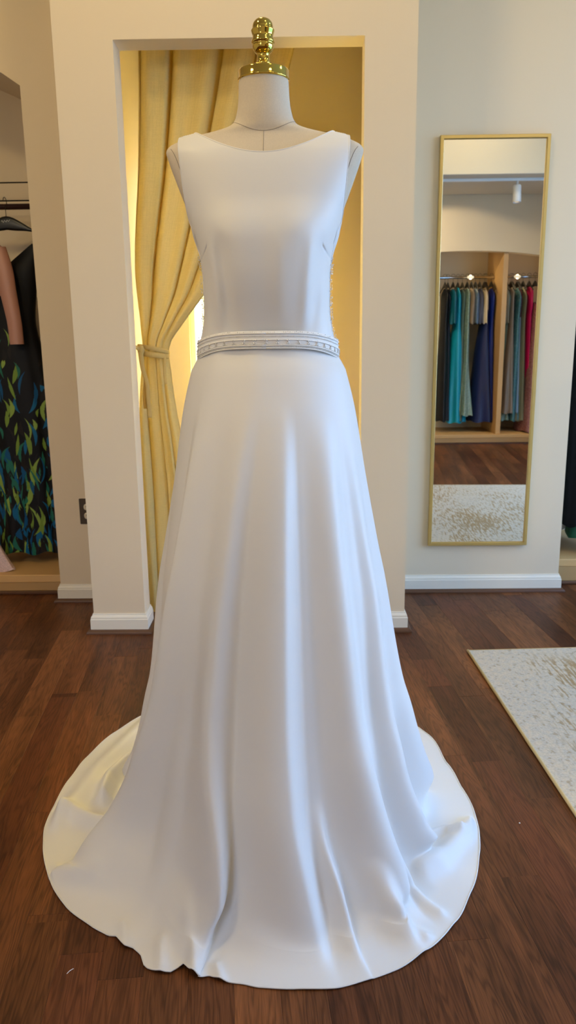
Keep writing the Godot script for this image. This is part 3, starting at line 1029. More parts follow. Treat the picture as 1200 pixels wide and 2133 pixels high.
# ------------------------------------------------------------------ curtains
func curtain() -> void:
	var XL := [[-1.13, -0.615], [-1.09, -0.622], [-0.0, -0.645]]
	var t := thing("curtain", "mustard gold linen curtain gathered by a tie at the left side of the opening", "curtain", Vector3.ZERO)
	var left := [[0.0, -0.643], [0.40, -0.648], [0.80, -0.645], [1.0, -0.632], [1.09, -0.622], [1.2, -0.626], [1.4, -0.640], [1.8, -0.610], [2.2, -0.590], [2.5, -0.585]]
	var right := [[0.0, -0.455], [0.40, -0.455], [0.70, -0.476], [0.85, -0.496], [1.0, -0.512], [1.085, -0.520], [1.12, -0.513], [1.2, -0.455], [1.33, -0.352], [1.6, -0.222], [1.9, -0.10], [2.17, -0.012], [2.5, 0.05]]
	var amp := [[0.0, 0.030], [0.6, 0.024], [1.0, 0.012], [1.085, 0.007], [1.2, 0.014], [1.5, 0.030], [2.2, 0.042], [2.5, 0.042]]
	var VAL := [[-0.05, -0.45], [0.04, 0.0], [0.26, 1.0], [0.60, 2.0], [0.80, 3.0], [1.05, 4.2]]
	var rows := 190
	var cols := 260
	var pts := PackedVector3Array()
	var uv := PackedVector2Array()
	for i in rows + 1:
		var v := float(i) / rows
		var y := 2.5 * (1.0 - v) + 0.004
		var xl := tab(left, y)
		var xr := tab(right, y)
		var am := tab(amp, y)
		for k in cols:
			var u := float(k) / (cols - 1)
			# uneven broad folds with narrow valleys between them
			var w = lin(VAL, u + 0.012 * sin(y * 2.6 + u * 4.0))
			var hump := pow(absf(sin(w * PI)), 0.75)
			var fz := am * (1.7 * hump - 1.0 + 0.16 * sin(w * 2.3 * TAU + y * 1.2) + 0.10 * sin(u * 41.0 + y * 3.0))
			var fx := -am * 0.45 * sin(w * TAU)
			# the free edge falls behind the rest where it is gathered
			var x := lerpf(xl, xr, pow(u, 1.06)) + fx
			var near := exp(-pow((y - 1.085) / 0.10, 2.0))
			var bulge := -0.045 * pow(2.0 * u - 1.0, 2.0) * near + 0.012 * near
			var lean := 0.02 * smoothstep(1.1, 0.5, y) * sin(u * 7.0 + y * 3.0)
			pts.append(Vector3(x, y, -3.125 + fz + bulge + lean * 0.5))
			uv.append(Vector2(u, v))
	var st := begin()
	grid(st, pts, rows + 1, cols, false, false, uv)
	put("cloth", done(st), M.curtain, t)
	# hem and free edge, rolled
	var edge := []
	for i in range(0, rows + 1, 2): edge.append(pts[i * cols + cols - 1])
	put("side_hem", tube_mesh(edge, 0.004, 8), M.curtain, t)
	var rod := thing("curtain_rod", "curtain rod above the gold linen curtain", "rod", Vector3(-0.2, 2.52, -3.125))
	put("bar", tube_mesh([Vector3(-0.5, 0, 0), Vector3(0.555, 0, 0)], 0.012, 14), M.chrome, rod)
	# tie
	var tm := mat(Color(0.84, 0.72, 0.45), 0.85, 0, 0.2)
	tm.albedo_texture = M.weave
	tm.uv1_triplanar = true
	tm.uv1_scale = Vector3(8, 8, 8)
	var tie := thing("curtain_tie", "narrow linen tie knotted round the gathered gold curtain", "curtain tie", Vector3.ZERO)
	var loop := []
	for k in 41:
		var a := TAU * k / 40.0
		loop.append(Vector3(-0.571 + 0.060 * cos(a), 1.083 - 0.010 * cos(a * 1.0 - 0.4), -3.125 + 0.052 * sin(a)))
	put("loop", tube_mesh(loop, 0.0035, 10, 3.2), tm, tie)
	loop = []
	for k in 41:
		var a := TAU * k / 40.0
		loop.append(Vector3(-0.571 + 0.061 * cos(a), 1.098 - 0.014 * cos(a + 0.5), -3.125 + 0.055 * sin(a)))
	put("loop", tube_mesh(loop, 0.003, 10, 3.0), tm, tie)
	var st2 := begin()
	lathe(st2, [[0.0, 0.02], [0.010, 0.016], [0.015, 0.0], [0.010, -0.015], [0.0, -0.02]], Vector3(-0.612, 1.098, -3.075), 16)
	put("knot", done(st2), tm, tie)
	put("strap", tube_mesh(curve([Vector3(-0.612, 1.098, -3.075), Vector3(-0.628, 1.112, -3.04), Vector3(-0.640, 1.128, -2.985)], 6), 0.003, 8, 2.6), tm, tie)
	put("tail", tube_mesh(curve([Vector3(-0.610, 1.09, -3.066), Vector3(-0.606, 1.03, -3.058), Vector3(-0.590, 0.97, -3.05), Vector3(-0.588, 0.91, -3.048), Vector3(-0.586, 0.835, -3.05)], 8), 0.0085, 10, 0.24, Vector3(0.25, 0, 1)), tm, tie)
	put("tail", tube_mesh(curve([Vector3(-0.616, 1.085, -3.07), Vector3(-0.610, 1.04, -3.062), Vector3(-0.597, 0.985, -3.058), Vector3(-0.604, 0.93, -3.056), Vector3(-0.604, 0.87, -3.058)], 8), 0.0075, 10, 0.26, Vector3(-0.3, 0, 1)), tm, tie)
	put("tail", tube_mesh(curve([Vector3(-0.522, 1.085, -3.095), Vector3(-0.522, 1.04, -3.085), Vector3(-0.524, 1.0, -3.08), Vector3(-0.522, 0.965, -3.082)], 8), 0.0055, 10, 0.3, Vector3(0.3, 0, 1)), tm, tie)
	# thin yellow curtain half across the fitting-room window
	var wc := thing("window_curtain", "sheer yellow curtain glowing against the fitting room window", "curtain", Vector3.ZERO)
	pts = PackedVector3Array()
	for i in 41:
		var y := lerpf(2.1, 0.32, i / 40.0)
		for k in 120:
			var u := k / 119.0
			var w := u * 9.0 + 0.2 * sin(u * 11.0)
			pts.append(Vector3(lerpf(-0.487, 0.16, u) + 0.004 * cos(w * TAU), y, -4.045 + 0.016 * sin(w * TAU) + 0.006 * sin(w * 2.3 * TAU)))
	st = begin()
	grid(st, pts, 41, 120)
	put("cloth", done(st), M.sheer, wc)
	put("rod", tube_mesh([Vector3(-0.60, 2.10, -4.045), Vector3(0.2, 2.10, -4.045)], 0.008, 10), M.chrome, wc)

func small_things() -> void:
	# metal wall outlet
	var pm := mat(Color(0.36, 0.31, 0.25), 0.35, 0.75)
	var t := thing("wall_outlet", "brushed bronze outlet plate low on the wall beside the left pillar", "outlet", Vector3(-0.915, 0.411, ZL))
	put("plate", box_mesh(Vector3(-0.0365, -0.057, 0), Vector3(0.0365, 0.057, 0.005), 0.0025), pm, t)
	var rm := mat(Color(0.83, 0.78, 0.68), 0.4)
	for s in [-1, 1]:
		var st := begin()
		var ring := []
		var pts := PackedVector3Array()
		for z in [[1.0, 0.004], [1.0, 0.0065], [0.92, 0.0075], [0.0, 0.0075]]:
			for k in 32:
				var a := TAU * k / 32
				pts.append(Vector3(cos(a) * 0.017 * z[0], s * 0.0195 + clampf(sin(a) * 0.017, -0.0135, 0.0135) * z[0], z[1]))
		grid(st, pts, 4, 32, true, true)
		var rc := put("receptacle", done(st), rm, t)
		st = begin()
		for q in [[-0.0065, 0.003, 0.0008, 0.004], [0.0065, 0.003, 0.0008, 0.0032], [0.0, -0.0065, 0.002, 0.002]]:
			box(st, Vector3(q[0] - q[2], s * 0.0195 + q[1] - q[3], 0.0074), Vector3(q[0] + q[2], s * 0.0195 + q[1] + q[3], 0.0079), 0.0)
		put("slots", done(st), M.black, rc)
	put("screw", box_mesh(Vector3(-0.002, -0.002, 0.004), Vector3(0.002, 0.002, 0.0062), 0.0008), pm, t)
	# two wire hooks in the fitting room
	for q in [["upper brass wire hook on the fitting room wall beside the dress", 1.775, 0.358], ["lower brass wire hook on the fitting room wall beside the dress", 1.728, 0.350]]:
		var hk := thing("wall_hook", q[0], "hook", Vector3(0.358, q[1], -3.72))
		var st := begin()
		box(st, Vector3(-0.004, -0.014, -0.008), Vector3(0.0, 0.014, 0.008), 0.001)
		put("base_plate", done(st), M.frame, hk)
		put("wire", tube_mesh(curve([Vector3(-0.003, -0.008, 0), Vector3(-0.02, -0.012, 0.004), Vector3(-0.034, -0.004, 0.008), Vector3(-0.044, 0.008, 0.01)], 6), 0.0022, 8), M.frame, hk)
	# lint on the floor
	var th := thing("thread", "snippet of white thread on the floor by the lower left corner", "thread", Vector3(-0.432, 0.0015, -1.195))
	put("strand", tube_mesh(curve([Vector3(-0.004, 0, 0.006), Vector3(0, 0.001, 0), Vector3(0.005, 0, -0.006)], 5), 0.0006, 6), M.white, th)
	var lint_spots := [Vector3(0.525, 0.0012, -1.635), Vector3(0.355, 0.001, -1.41)]
	var words := ["white speck of lint on the floor near the rug", "small speck of lint on the floor right of the train"]
	for k in 2:
		var l := thing("lint", words[k], "lint", lint_spots[k])
		var st := begin()
		lathe(st, [[0.0, 0.0012], [0.0014, 0.0008], [0.002, 0.0], [0.0012, -0.0008], [0.0, -0.0011]], Vector3.ZERO, 8)
		put("fluff", done(st), M.white, l)
	# track light seen in the mirror
	var tr := thing("track_light", "white ceiling track with cylinder spotlights, seen in the mirror", "track light", Vector3(0.0, 2.47, 0.62))
	put("track", box_mesh(Vector3(-2.6, -0.022, -0.018), Vector3(2.98, 0.0, 0.018), 0.002), M.white, tr)
	var em := mat(Color(1, 0.9, 0.7), 0.5)
	em.emission_enabled = true
	em.emission = Color(1.0, 0.84, 0.6)
	em.emission_energy_multiplier = 2.0
	for q in [[1.96, Vector3(1.2, 0.0, -3.0), 1.2], [-0.95, Vector3(-0.15, 1.0, -1.7), 0.6], [-2.1, Vector3(-1.3, 1.6, -3.2), 2.0], [0.85, Vector3(1.5, 1.7, 1.42), 1.3], [2.8, Vector3(2.1, 1.9, 1.42), 0.8]]:
		var at := Vector3(q[0], -0.085, 0.0)
		var aim: Vector3 = (q[1] - Vector3(q[0], 2.385, 0.62)).normalized()
		if q[0] > 1.0: aim = Vector3(0.0, -1.0, -0.12).normalized()
		var hd := MeshInstance3D.new()
		var st3 := begin()
		lathe(st3, [[0.0, 0.03], [0.030, 0.03], [0.036, 0.022], [0.036, -0.115], [0.031, -0.12], [0.029, -0.108], [0.0, -0.104]], Vector3.ZERO, 28)
		var head := put("spot_head", done(st3), M.white, tr)
		head.position = at
		head.quaternion = Quaternion(Vector3.DOWN, aim)
		put("stem", tube_mesh([Vector3(q[0], -0.02, 0), at], 0.01, 10), M.white, tr)
		st3 = begin()
		lathe(st3, [[0.0, -0.1085], [0.0285, -0.1085]], Vector3.ZERO, 24)
		put("lamp_lens", done(st3), em, head)
		var l := SpotLight3D.new()
		l.name = "lamp"
		tr.add_child(l, true)
		l.position = at + aim * 0.125
		l.quaternion = Quaternion(Vector3.FORWARD, aim)
		l.light_color = Color(1.0, 0.91, 0.76)
		l.light_energy = q[2]
		l.light_size = 0.03
		l.spot_angle = 38
		l.spot_range = 12
		l.spot_attenuation = 2
		l.spot_angle_attenuation = 0.25
		l.shadow_enabled = true

# ------------------------------------------------------------------ dress form
var FA := [[1.02, 0.128], [1.12, 0.122], [1.157, 0.126], [1.22, 0.126], [1.30, 0.132], [1.36, 0.147], [1.389, 0.157], [1.42, 0.169], [1.46, 0.184], [1.50, 0.198], [1.515, 0.202], [1.524, 0.197], [1.532, 0.183], [1.540, 0.162], [1.546, 0.136], [1.552, 0.106], [1.558, 0.082], [1.566, 0.066], [1.58, 0.0578], [1.61, 0.0520], [1.66, 0.0495]]
var FF := [[1.02, 0.100], [1.12, 0.092], [1.20, 0.096], [1.28, 0.108], [1.36, 0.112], [1.42, 0.105], [1.47, 0.093], [1.50, 0.080], [1.52, 0.064], [1.535, 0.052], [1.545, 0.047], [1.556, 0.050], [1.58, 0.052], [1.61, 0.050], [1.66, 0.0485]]
var FB := [[1.02, 0.110], [1.12, 0.088], [1.25, 0.10], [1.40, 0.105], [1.48, 0.092], [1.52, 0.07], [1.54, 0.055], [1.56, 0.055], [1.58, 0.052], [1.66, 0.0485]]

func form_z(x: float, y: float, grow: float, front: float) -> float:
	var a := tab(FA, y) + grow
	var f := (tab(FF, y) if front > 0 else tab(FB, y)) + grow
	var q: float = clampf(absf(x) / a, 0.0, 1.0)
	var p := lerpf(2.5, 2.0, smoothstep(1.50, 1.56, y))
	return front * f * pow(1.0 - pow(q, p), 1.0 / p)

func mannequin() -> void:
	var t := thing("dress_form", "headless linen dress form with a gold neck cap wearing the wedding dress", "mannequin", Vector3(CX, 0, CZ))
	var pts := PackedVector3Array()
	var rows := 150
	var seg := 96
	for i in rows + 1:
		var y: float = lerpf(1.02, 1.6640, i / float(rows))
		if i > 90: y = lerpf(1.4064, 1.6465, (i - 90) / 60.0)
		var a := tab(FA, y)
		for k in seg:
			var w := TAU * k / seg
			var p := lerpf(2.5, 2.0, smoothstep(1.50, 1.56, y))
			var sx := sin(w)
			var x := a * signf(sx) * pow(absf(sx), 2.0 / p)
			var f := tab(FF, y) if cos(w) > 0 else tab(FB, y)
			pts.append(Vector3(x, y, f * signf(cos(w)) * pow(absf(cos(w)), 2.0 / p)))
	var st := begin()
	grid(st, pts, rows + 1, seg, true, true)
	var body := put("torso", done(st), M.linen, t)
	# seams: round the neck, down the front, and round the armhole caps
	var seam := []
	for k in 41:
		var x := lerpf(-0.0625, 0.0625, k / 40.0)
		var y := 1.545 + 0.0235 * pow(x / 0.0625, 2.0)
		seam.append(Vector3(x, y, form_z(x, y, 0.0004, 1)))
	put("neck_seam", tube_mesh(seam, 0.0005, 6), M.seam, t)
	var fs := []
	for k in 20:
		var y := lerpf(1.545, 1.44, k / 19.0)
		fs.append(Vector3(0.0, y, form_z(0, y, 0.0002, 1)))
	put("front_seam", tube_mesh(fs, 0.0006, 6, 1.0, Vector3.RIGHT), M.seam, t)
	for s in [-1, 1]:
		var cs := []
		for k in 20:
			var u := k / 19.0
			var y := lerpf(1.5225, 1.40, u)
			var x: float = lerpf(0.199, 0.150, sqrt(u))
			cs.append(Vector3(s * x, y, form_z(x, y, 0.0003, 1)))
		put("arm_seam", tube_mesh(cs, 0.0006, 6), M.seam, t)
	# gold cap and finial
	st = begin()
	lathe(st, [[0.0, 1.6465], [0.0505, 1.6465], [0.0525, 1.6475], [0.0525, 1.6495], [0.0515, 1.6505], [0.0515, 1.6630], [0.0505, 1.6655], [0.048, 1.6665], [0.0, 1.6665]], Vector3.ZERO, 72)
	put("neck_cap", done(st), M.gold, t)
	st = begin()
	var prof := [[0.0165, 1.666], [0.0165, 1.6725], [0.0150, 1.6750], [0.0158, 1.6775], [0.0158, 1.6800], [0.0125, 1.6830], [0.0118, 1.6930], [0.0128, 1.6965], [0.0175, 1.7000], [0.0205, 1.7050], [0.0214, 1.7105], [0.0208, 1.7140], [0.0232, 1.7165], [0.0233, 1.7185], [0.0207, 1.7250], [0.0204, 1.7300], [0.0232, 1.7370], [0.0233, 1.7390], [0.0208, 1.7412], [0.0208, 1.7450], [0.0192, 1.7515], [0.0150, 1.7568], [0.0085, 1.7602], [0.0, 1.7612]]
	lathe(st, smooth_profile(prof, 3), Vector3(0.0, 0, 0), 56)
	put("finial", done(st), M.gold, t)
	# hidden stand under the skirt
	put("pole", tube_mesh([Vector3(0, 0.03, 0), Vector3(0, 1.05, 0)], 0.016, 16), M.chrome, t)
	st = begin()
	lathe(st, [[0.0, 0.0], [0.17, 0.0], [0.17, 0.012], [0.15, 0.022], [0.03, 0.034], [0.0, 0.036]])
	put("base", done(st), M.chrome, t)

func smooth_profile(p: Array, per: int) -> Array:
	var out := []
	for i in p.size() - 1:
		for k in per:
			var s := float(k) / per
			var a: Array = p[i]
			var b: Array = p[i + 1]
			out.append([lerpf(a[0], b[0], s), lerpf(a[1], b[1], s)])
	out.append(p[p.size() - 1])
	# light smoothing keeps the turned shape soft
	var q := out.duplicate(true)
	for i in range(1, out.size() - 1):
		q[i][0] = (out[i - 1][0] + 2.0 * out[i][0] + out[i + 1][0]) / 4.0
	return q

# ------------------------------------------------------------------ the wedding dress
var BE := [[1.10, 0.152], [1.125, 0.146], [1.157, 0.1375], [1.20, 0.132], [1.255, 0.1315], [1.305, 0.1355], [1.355, 0.148], [1.385, 0.1575], [1.42, 0.161], [1.48, 0.1665], [1.53, 0.171], [1.55, 0.172]]

func bodice_z(x: float, y: float, front: float) -> float:
	var a: float = maxf(tab(FA, y - 0.004 * smoothstep(1.40, 1.52, y)) + 0.0045, 0.01)
	a = maxf(a, tab(BE, y) * 1.012 * smoothstep(1.46, 1.40, y))
	var f := (tab(FF, y - 0.004 * smoothstep(1.40, 1.52, y)) if front > 0 else tab(FB, y)) + 0.0075
	var q: float = clampf(absf(x) / a, 0.0, 1.0)
	var p := lerpf(2.5, 2.0, smoothstep(1.50, 1.56, y))
	var z := f * pow(1.0 - pow(q, p), 1.0 / p)
	if front > 0:
		# bust, and the cloth falling straight from it to the belt
		for s in [-1, 1]:
			var dx: float = (x - s * 0.074) / 0.066
			var up: float = exp(-pow((y - 1.345) / 0.055, 2.0)) if y > 1.345 else lerpf(1.0, 0.30, smoothstep(1.345, 1.16, y))
			z += 0.012 * exp(-dx * dx) * up
		z += 0.013 * smoothstep(1.42, 1.33, y) * smoothstep(1.13, 1.24, y) * (1.0 - q * q)
		# soft drag folds below the bust
		var fold := smoothstep(1.36, 1.30, y) * smoothstep(1.13, 1.22, y)
		z += fold * 0.0058 * exp(-pow((x + 0.100 - 0.10 * (1.25 - y)) / 0.012, 2.0))
		z -= fold * 0.0060 * exp(-pow((x + 0.080 - 0.10 * (1.25 - y)) / 0.014, 2.0))
		z += fold * 0.0046 * exp(-pow((x - 0.088 + 0.10 * (1.27 - y)) / 0.013, 2.0))
		z -= fold * 0.0056 * exp(-pow((x - 0.108 + 0.12 * (1.27 - y)) / 0.012, 2.0))
		z += fold * 0.0028 * exp(-pow((x - 0.03) / 0.02, 2.0))
		# bust darts
		for s in [-1, 1]:
			var u := (absf(x) - 0.114) / 0.022
			if u > 0.0 and u < 1.0 and x * s > 0:
				var yd := lerpf(1.327, 1.297, pow(u, 0.7))
				z -= 0.0036 * exp(-pow((y - yd) / 0.0022, 2.0)) * (1.0 - 0.4 * u)
	return front * z

func panel(front: float) -> Array:
	var cols := 221
	var rows := 200
	var pts := PackedVector3Array()
	for r in rows + 1:
		var v := float(r) / rows
		for c in cols:
			var u := sin((float(c) / (cols - 1) - 0.5) * PI)
			var xt := u * 0.172
			var neck := 1.4965 + 0.0515 * pow(absf(xt) / 0.139, 2.0) if front > 0 else 1.40 + 0.148 * pow(absf(xt) / 0.139, 1.4)
			# height of the shoulder above this x
			var sh := 1.551
			for k in 24:
				if tab(FA, sh - 0.004) + 0.0045 > absf(xt): break
				sh -= 0.001
			var top: float = minf(neck, sh)
			var y := lerpf(1.125, top, 1.0 - pow(1.0 - v, 1.25))
			var x := u * (tab(BE, y) if front > 0 else maxf(tab(BE, y) * (1.0 if y < 1.30 else 1.0), 0.0))
			pts.append(Vector3(x, y, bodice_z(x, y, front)))
	return [pts, rows + 1, cols]

# ridges of the skirt: [[height (below 0: out along the floor), angle from the front]...], left width, right width (degrees), [[height, size]...], sideways lean, height on the floor
var RIDGES := []

func skirt_tables() -> void:
	RIDGES = [
		# A: long fold left of the middle, leaning over its right side
		[[[-1.0, -29.0], [-0.2, -27.5], [0.0, -26.5], [0.07, -23.0], [0.18, -22.6], [0.31, -23.0], [0.54, -21.6], [0.77, -18.0], [0.96, -13.0]], 14.0, 10.0, [[-1.0, 0.0], [0.0, 0.064], [0.08, 0.064], [0.2, 0.057], [0.35, 0.046], [0.54, 0.034], [0.77, 0.021], [0.9, 0.011], [1.0, 0.0]], 0.85, 0.016],
		# B: middle fold
		[[[-1.0, 11.4], [0.0, 10.6], [0.06, 9.0], [0.24, 5.6], [0.5, 6.0], [0.78, 7.6], [0.94, 9.0]], 22.0, 9.5, [[-1.0, 0.0], [0.0, 0.050], [0.06, 0.054], [0.24, 0.048], [0.5, 0.037], [0.78, 0.022], [0.9, 0.012], [1.0, 0.0]], 0.25, 0.010],
		# C: right of the middle
		[[[-1.0, 38.6], [0.0, 38.0], [0.06, 37.4], [0.15, 35.6], [0.29, 33.6], [0.53, 33.6], [0.77, 34.5], [0.9, 36.0]], 15.0, 12.0, [[-1.0, 0.0], [0.0, 0.052], [0.03, 0.064], [0.15, 0.055], [0.29, 0.048], [0.53, 0.035], [0.77, 0.019], [0.9, 0.008], [0.98, 0.0]], 0.45, 0.012],
		# D
		[[[-1.0, 61.5], [0.0, 60.5], [0.07, 57.0], [0.21, 54.0], [0.39, 55.5], [0.65, 59.0], [0.91, 58.0]], 8.0, 11.0, [[-1.0, 0.0], [0.0, 0.030], [0.03, 0.056], [0.1, 0.048], [0.21, 0.037], [0.39, 0.027], [0.65, 0.014], [0.95, 0.0]], 0.55, 0.012],
		# E: left front fold that sweeps out over the floor
		[[[-1.0, -60.0], [0.0, -59.6], [0.08, -61.5], [0.2, -60.5], [0.4, -56.6], [0.66, -50.0], [0.91, -44.6]], 9.0, 15.0, [[-1.0, 0.0], [0.0, 0.136], [0.1, 0.086], [0.2, 0.060], [0.4, 0.037], [0.66, 0.022], [0.86, 0.011], [1.0, 0.0]], -0.45, 0.014],
		# F: right silhouette fold
		[[[-1.0, 92.0], [0.0, 91.7], [0.12, 89.0], [0.28, 87.0], [0.6, 84.0], [0.86, 77.0]], 12.0, 11.0, [[-1.0, 0.0], [0.0, 0.018], [0.05, 0.054], [0.12, 0.044], [0.28, 0.026], [0.6, 0.011], [0.9, 0.0]], 0.3, 0.012],
		# left back fold
		[[[-1.0, -99.0], [0.0, -98.0], [0.2, -95.0], [0.5, -92.0], [0.8, -90.0]], 12.0, 10.0, [[-1.0, 0.0], [0.0, 0.035], [0.04, 0.078], [0.1, 0.060], [0.3, 0.032], [0.55, 0.018], [0.85, 0.0]], 0.0, 0.012],
		# hollow between the left front fold and the back
		[[[-1.0, -78.0], [0.0, -78.0], [0.3, -76.0], [0.6, -72.0]], 12.0, 11.0, [[-1.0, 0.0], [0.0, -0.045], [0.1, -0.050], [0.3, -0.022], [0.5, 0.0]], 0.0, 0.0],
		# hollow between the right folds and the back
		[[[-1.0, 76.0], [0.0, 76.0], [0.3, 74.0], [0.6, 72.0]], 9.0, 9.0, [[-1.0, 0.0], [0.0, -0.020], [0.1, -0.030], [0.3, -0.012], [0.5, 0.0]], 0.0, 0.0],
		# short ridges near the floor
		[[[-1.0, 21.8], [0.0, 20.9], [0.06, 20.2], [0.17, 17.4], [0.24, 17.0]], 5.5, 4.0, [[-1.0, 0.0], [0.0, 0.046], [0.05, 0.040], [0.12, 0.024], [0.22, 0.0]], 0.25, 0.016],
		[[[-1.0, 33.6], [0.0, 33.1], [0.05, 32.0], [0.12, 30.0]], 5.0, 3.6, [[-1.0, 0.0], [0.0, 0.040], [0.05, 0.018], [0.10, 0.0]], 0.1, 0.016],
		[[[-1.0, 47.0], [0.0, 47.3], [0.05, 46.4], [0.14, 45.0]], 5.0, 4.5, [[-1.0, 0.0], [0.0, 0.036], [0.06, 0.020], [0.14, 0.0]], 0.1, 0.014],
		# back
		[[[-1.0, 130.0], [1.0, 130.0]], 22.0, 22.0, [[-1.0, 0.0], [0.0, 0.03], [0.8, 0.0]], 0.0, 0.012],
		[[[-1.0, 178.0], [1.0, 178.0]], 24.0, 24.0, [[-1.0, 0.0], [0.0, 0.03], [0.8, 0.0]], 0.0, 0.012],
		[[[-1.0, -138.0], [1.0, -138.0]], 20.0, 20.0, [[-1.0, 0.0], [0.0, 0.03], [0.8, 0.0]], 0.0, 0.012],
	]

var HEM := [Vector2(-0.486, -2.183), Vector2(-0.551, -2.075), Vector2(-0.599, -1.934), Vector2(-0.614, -1.839), Vector2(-0.620, -1.710), Vector2(-0.616, -1.623), Vector2(-0.599, -1.560), Vector2(-0.558, -1.462), Vector2(-0.533, -1.417), Vector2(-0.485, -1.357), Vector2(-0.422, -1.307), Vector2(-0.382, -1.282), Vector2(-0.365, -1.279), Vector2(-0.342, -1.251), Vector2(-0.326, -1.250), Vector2(-0.309, -1.236), Vector2(-0.292, -1.203), Vector2(-0.270, -1.192), Vector2(-0.248, -1.189), Vector2(-0.222, -1.205), Vector2(-0.205, -1.184), Vector2(-0.190, -1.177), Vector2(-0.172, -1.184), Vector2(-0.149, -1.172), Vector2(-0.11, -1.166), Vector2(-0.078, -1.158), Vector2(-0.009, -1.154), Vector2(0.061, -1.156), Vector2(0.114, -1.172), Vector2(0.178, -1.199), Vector2(0.249, -1.251), Vector2(0.309, -1.318), Vector2(0.356, -1.400), Vector2(0.402, -1.522), Vector2(0.418, -1.590), Vector2(0.425, -1.664), Vector2(0.416, -1.787), Vector2(0.400, -1.901), Vector2(0.373, -2.057), Vector2(0.340, -2.115), Vector2(0.22, -2.30), Vector2(0.08, -2.40), Vector2(-0.08, -2.42), Vector2(-0.24, -2.38), Vector2(-0.39, -2.28)]

# wrinkles lying on the floor: points, height, half width
var WRINKLES := [
	[[Vector2(-0.452, -2.16), Vector2(-0.517, -1.959), Vector2(-0.548, -1.861), Vector2(-0.566, -1.74), Vector2(-0.600, -1.640)], 0.022, 0.030],
	[[Vector2(-0.590, -1.672), Vector2(-0.560, -1.668), Vector2(-0.494, -1.632), Vector2(-0.430, -1.620)], 0.026, 0.022],
	[[Vector2(-0.430, -1.94), Vector2(-0.474, -1.87), Vector2(-0.500, -1.79), Vector2(-0.498, -1.72)], 0.045, 0.020],
	[[Vector2(-0.55, -1.47), Vector2(-0.50, -1.432), Vector2(-0.44, -1.418)], 0.012, 0.018],
	[[Vector2(0.262, -1.445), Vector2(0.300, -1.475), Vector2(0.345, -1.54), Vector2(0.405, -1.622)], 0.024, 0.024],
	[[Vector2(0.305, -1.58), Vector2(0.340, -1.600), Vector2(0.372, -1.585)], 0.016, 0.012],
	[[Vector2(0.22, -1.375), Vector2(0.278, -1.335)], 0.010, 0.014],
	[[Vector2(0.165, -1.305), Vector2(0.24, -1.272)], 0.010, 0.014],
	[[Vector2(-0.270, -1.245), Vector2(-0.262, -1.20)], 0.010, 0.012],
	[[Vector2(-0.22, -1.27), Vector2(-0.200, -1.185)], 0.014, 0.014],
	[[Vector2(-0.355, -1.30), Vector2(-0.343, -1.255)], 0.007, 0.012],
	[[Vector2(-0.16, -1.20), Vector2(-0.150, -1.175)], 0.008, 0.010],
]

func hem_radius(th: float) -> float:
	# polar hem outline about the centre, th measured from the front towards +x
	var n := HEM.size()
	for i in n:
		var a: Vector2 = HEM[i] - Vector2(CX, CZ)
		var b: Vector2 = HEM[(i + 1) % n] - Vector2(CX, CZ)
		var ta := atan2(a.x, a.y)
		var tb := atan2(b.x, b.y)
		var d := wrapf(tb - ta, -PI, PI)
		var e := wrapf(th - ta, -PI, PI)
		if d > 0 and e >= 0 and e <= d:
			var s := e / d
			return lerpf(a.length(), b.length(), s * s * (3 - 2 * s) * 0.5 + s * 0.5)
	return 0.5

func dress() -> void:
	var t := thing("wedding_dress", "sleeveless white satin wedding dress with boat neckline, beaded belt and floor train", "dress", Vector3(CX, 0, CZ))
	# bodice
	for f in [1.0, -1.0]:
		var g := panel(f)
		var st := begin()
		grid(st, g[0], g[1], g[2], false, f > 0)
		var pn := put("bodice_front" if f > 0 else "bodice_back", done(st), M.satin if f > 0 else M.lining, t)
		if f > 0:
			var cols: int = g[2]
			var rows: int = g[1]
			var pts: PackedVector3Array = g[0]
			var neck := []
			for c in range(8, cols - 8, 2): neck.append(pts[(rows - 1) * cols + c] + Vector3(0, 0, -0.0008))
			put("neck_edge", tube_mesh(neck, 0.0016, 8), M.satin, pn)
			for c in [0, cols - 1]:
				var side := []
				for r in range(0, rows, 3): side.append(pts[r * cols + c] + Vector3(0, 0, -0.0008))
				put("side_edge", tube_mesh(side, 0.0014, 8), M.satin, pn)
			# sparkling beads along the lower side edges
			for c in [0, cols - 1]:
				var sg := -1.0 if c == 0 else 1.0
				var ps := PackedVector3Array()
				for r in rows:
					var p := pts[r * cols + c]
					if p.y < 1.31 and p.y > 1.135: ps.append(p)
				var beads := []
				for k in 150:
					var p: Vector3 = ps[rng.randi() % ps.size()]
					var wide := 0.004 + 0.016 * smoothstep(1.19, 1.14, p.y)
					beads.append(Vector3(p.x + sg * rng.randf_range(-wide * 0.6, 0.006), p.y + rng.randf_range(-0.002, 0.002), p.z + rng.randf_range(-0.004, 0.006)))
				bead_cloud("bead_edging", beads, 0.0011, t)
	# side insets between front and back
	for s in [-1.0, 1.0]:
		var pts := PackedVector3Array()
		var rows := 40
		var cols := 16
		for r in rows + 1:
			var y := lerpf(1.13, 1.398, r / float(rows))
			var a: float = maxf(tab(BE, y) + tab([[1.13, 0.0], [1.20, 0.0005], [1.30, 0.003], [1.345, 0.006], [1.38, 0.0025], [1.40, 0.0]], y), 0.0)
			for c in cols:
				var w := deg_to_rad(lerpf(62, 130, c / float(cols - 1)))
				var d := 0.105 if cos(w) > 0 else 0.10
				pts.append(Vector3(s * a * minf(1.0, pow(sin(w), 0.4)), y, d * cos(w) - 0.004))
		var st := begin()
		grid(st, pts, rows + 1, cols, false, s < 0)
		put("side_inset", done(st), M.lining, t)
	skirt(t)
	belt(t)

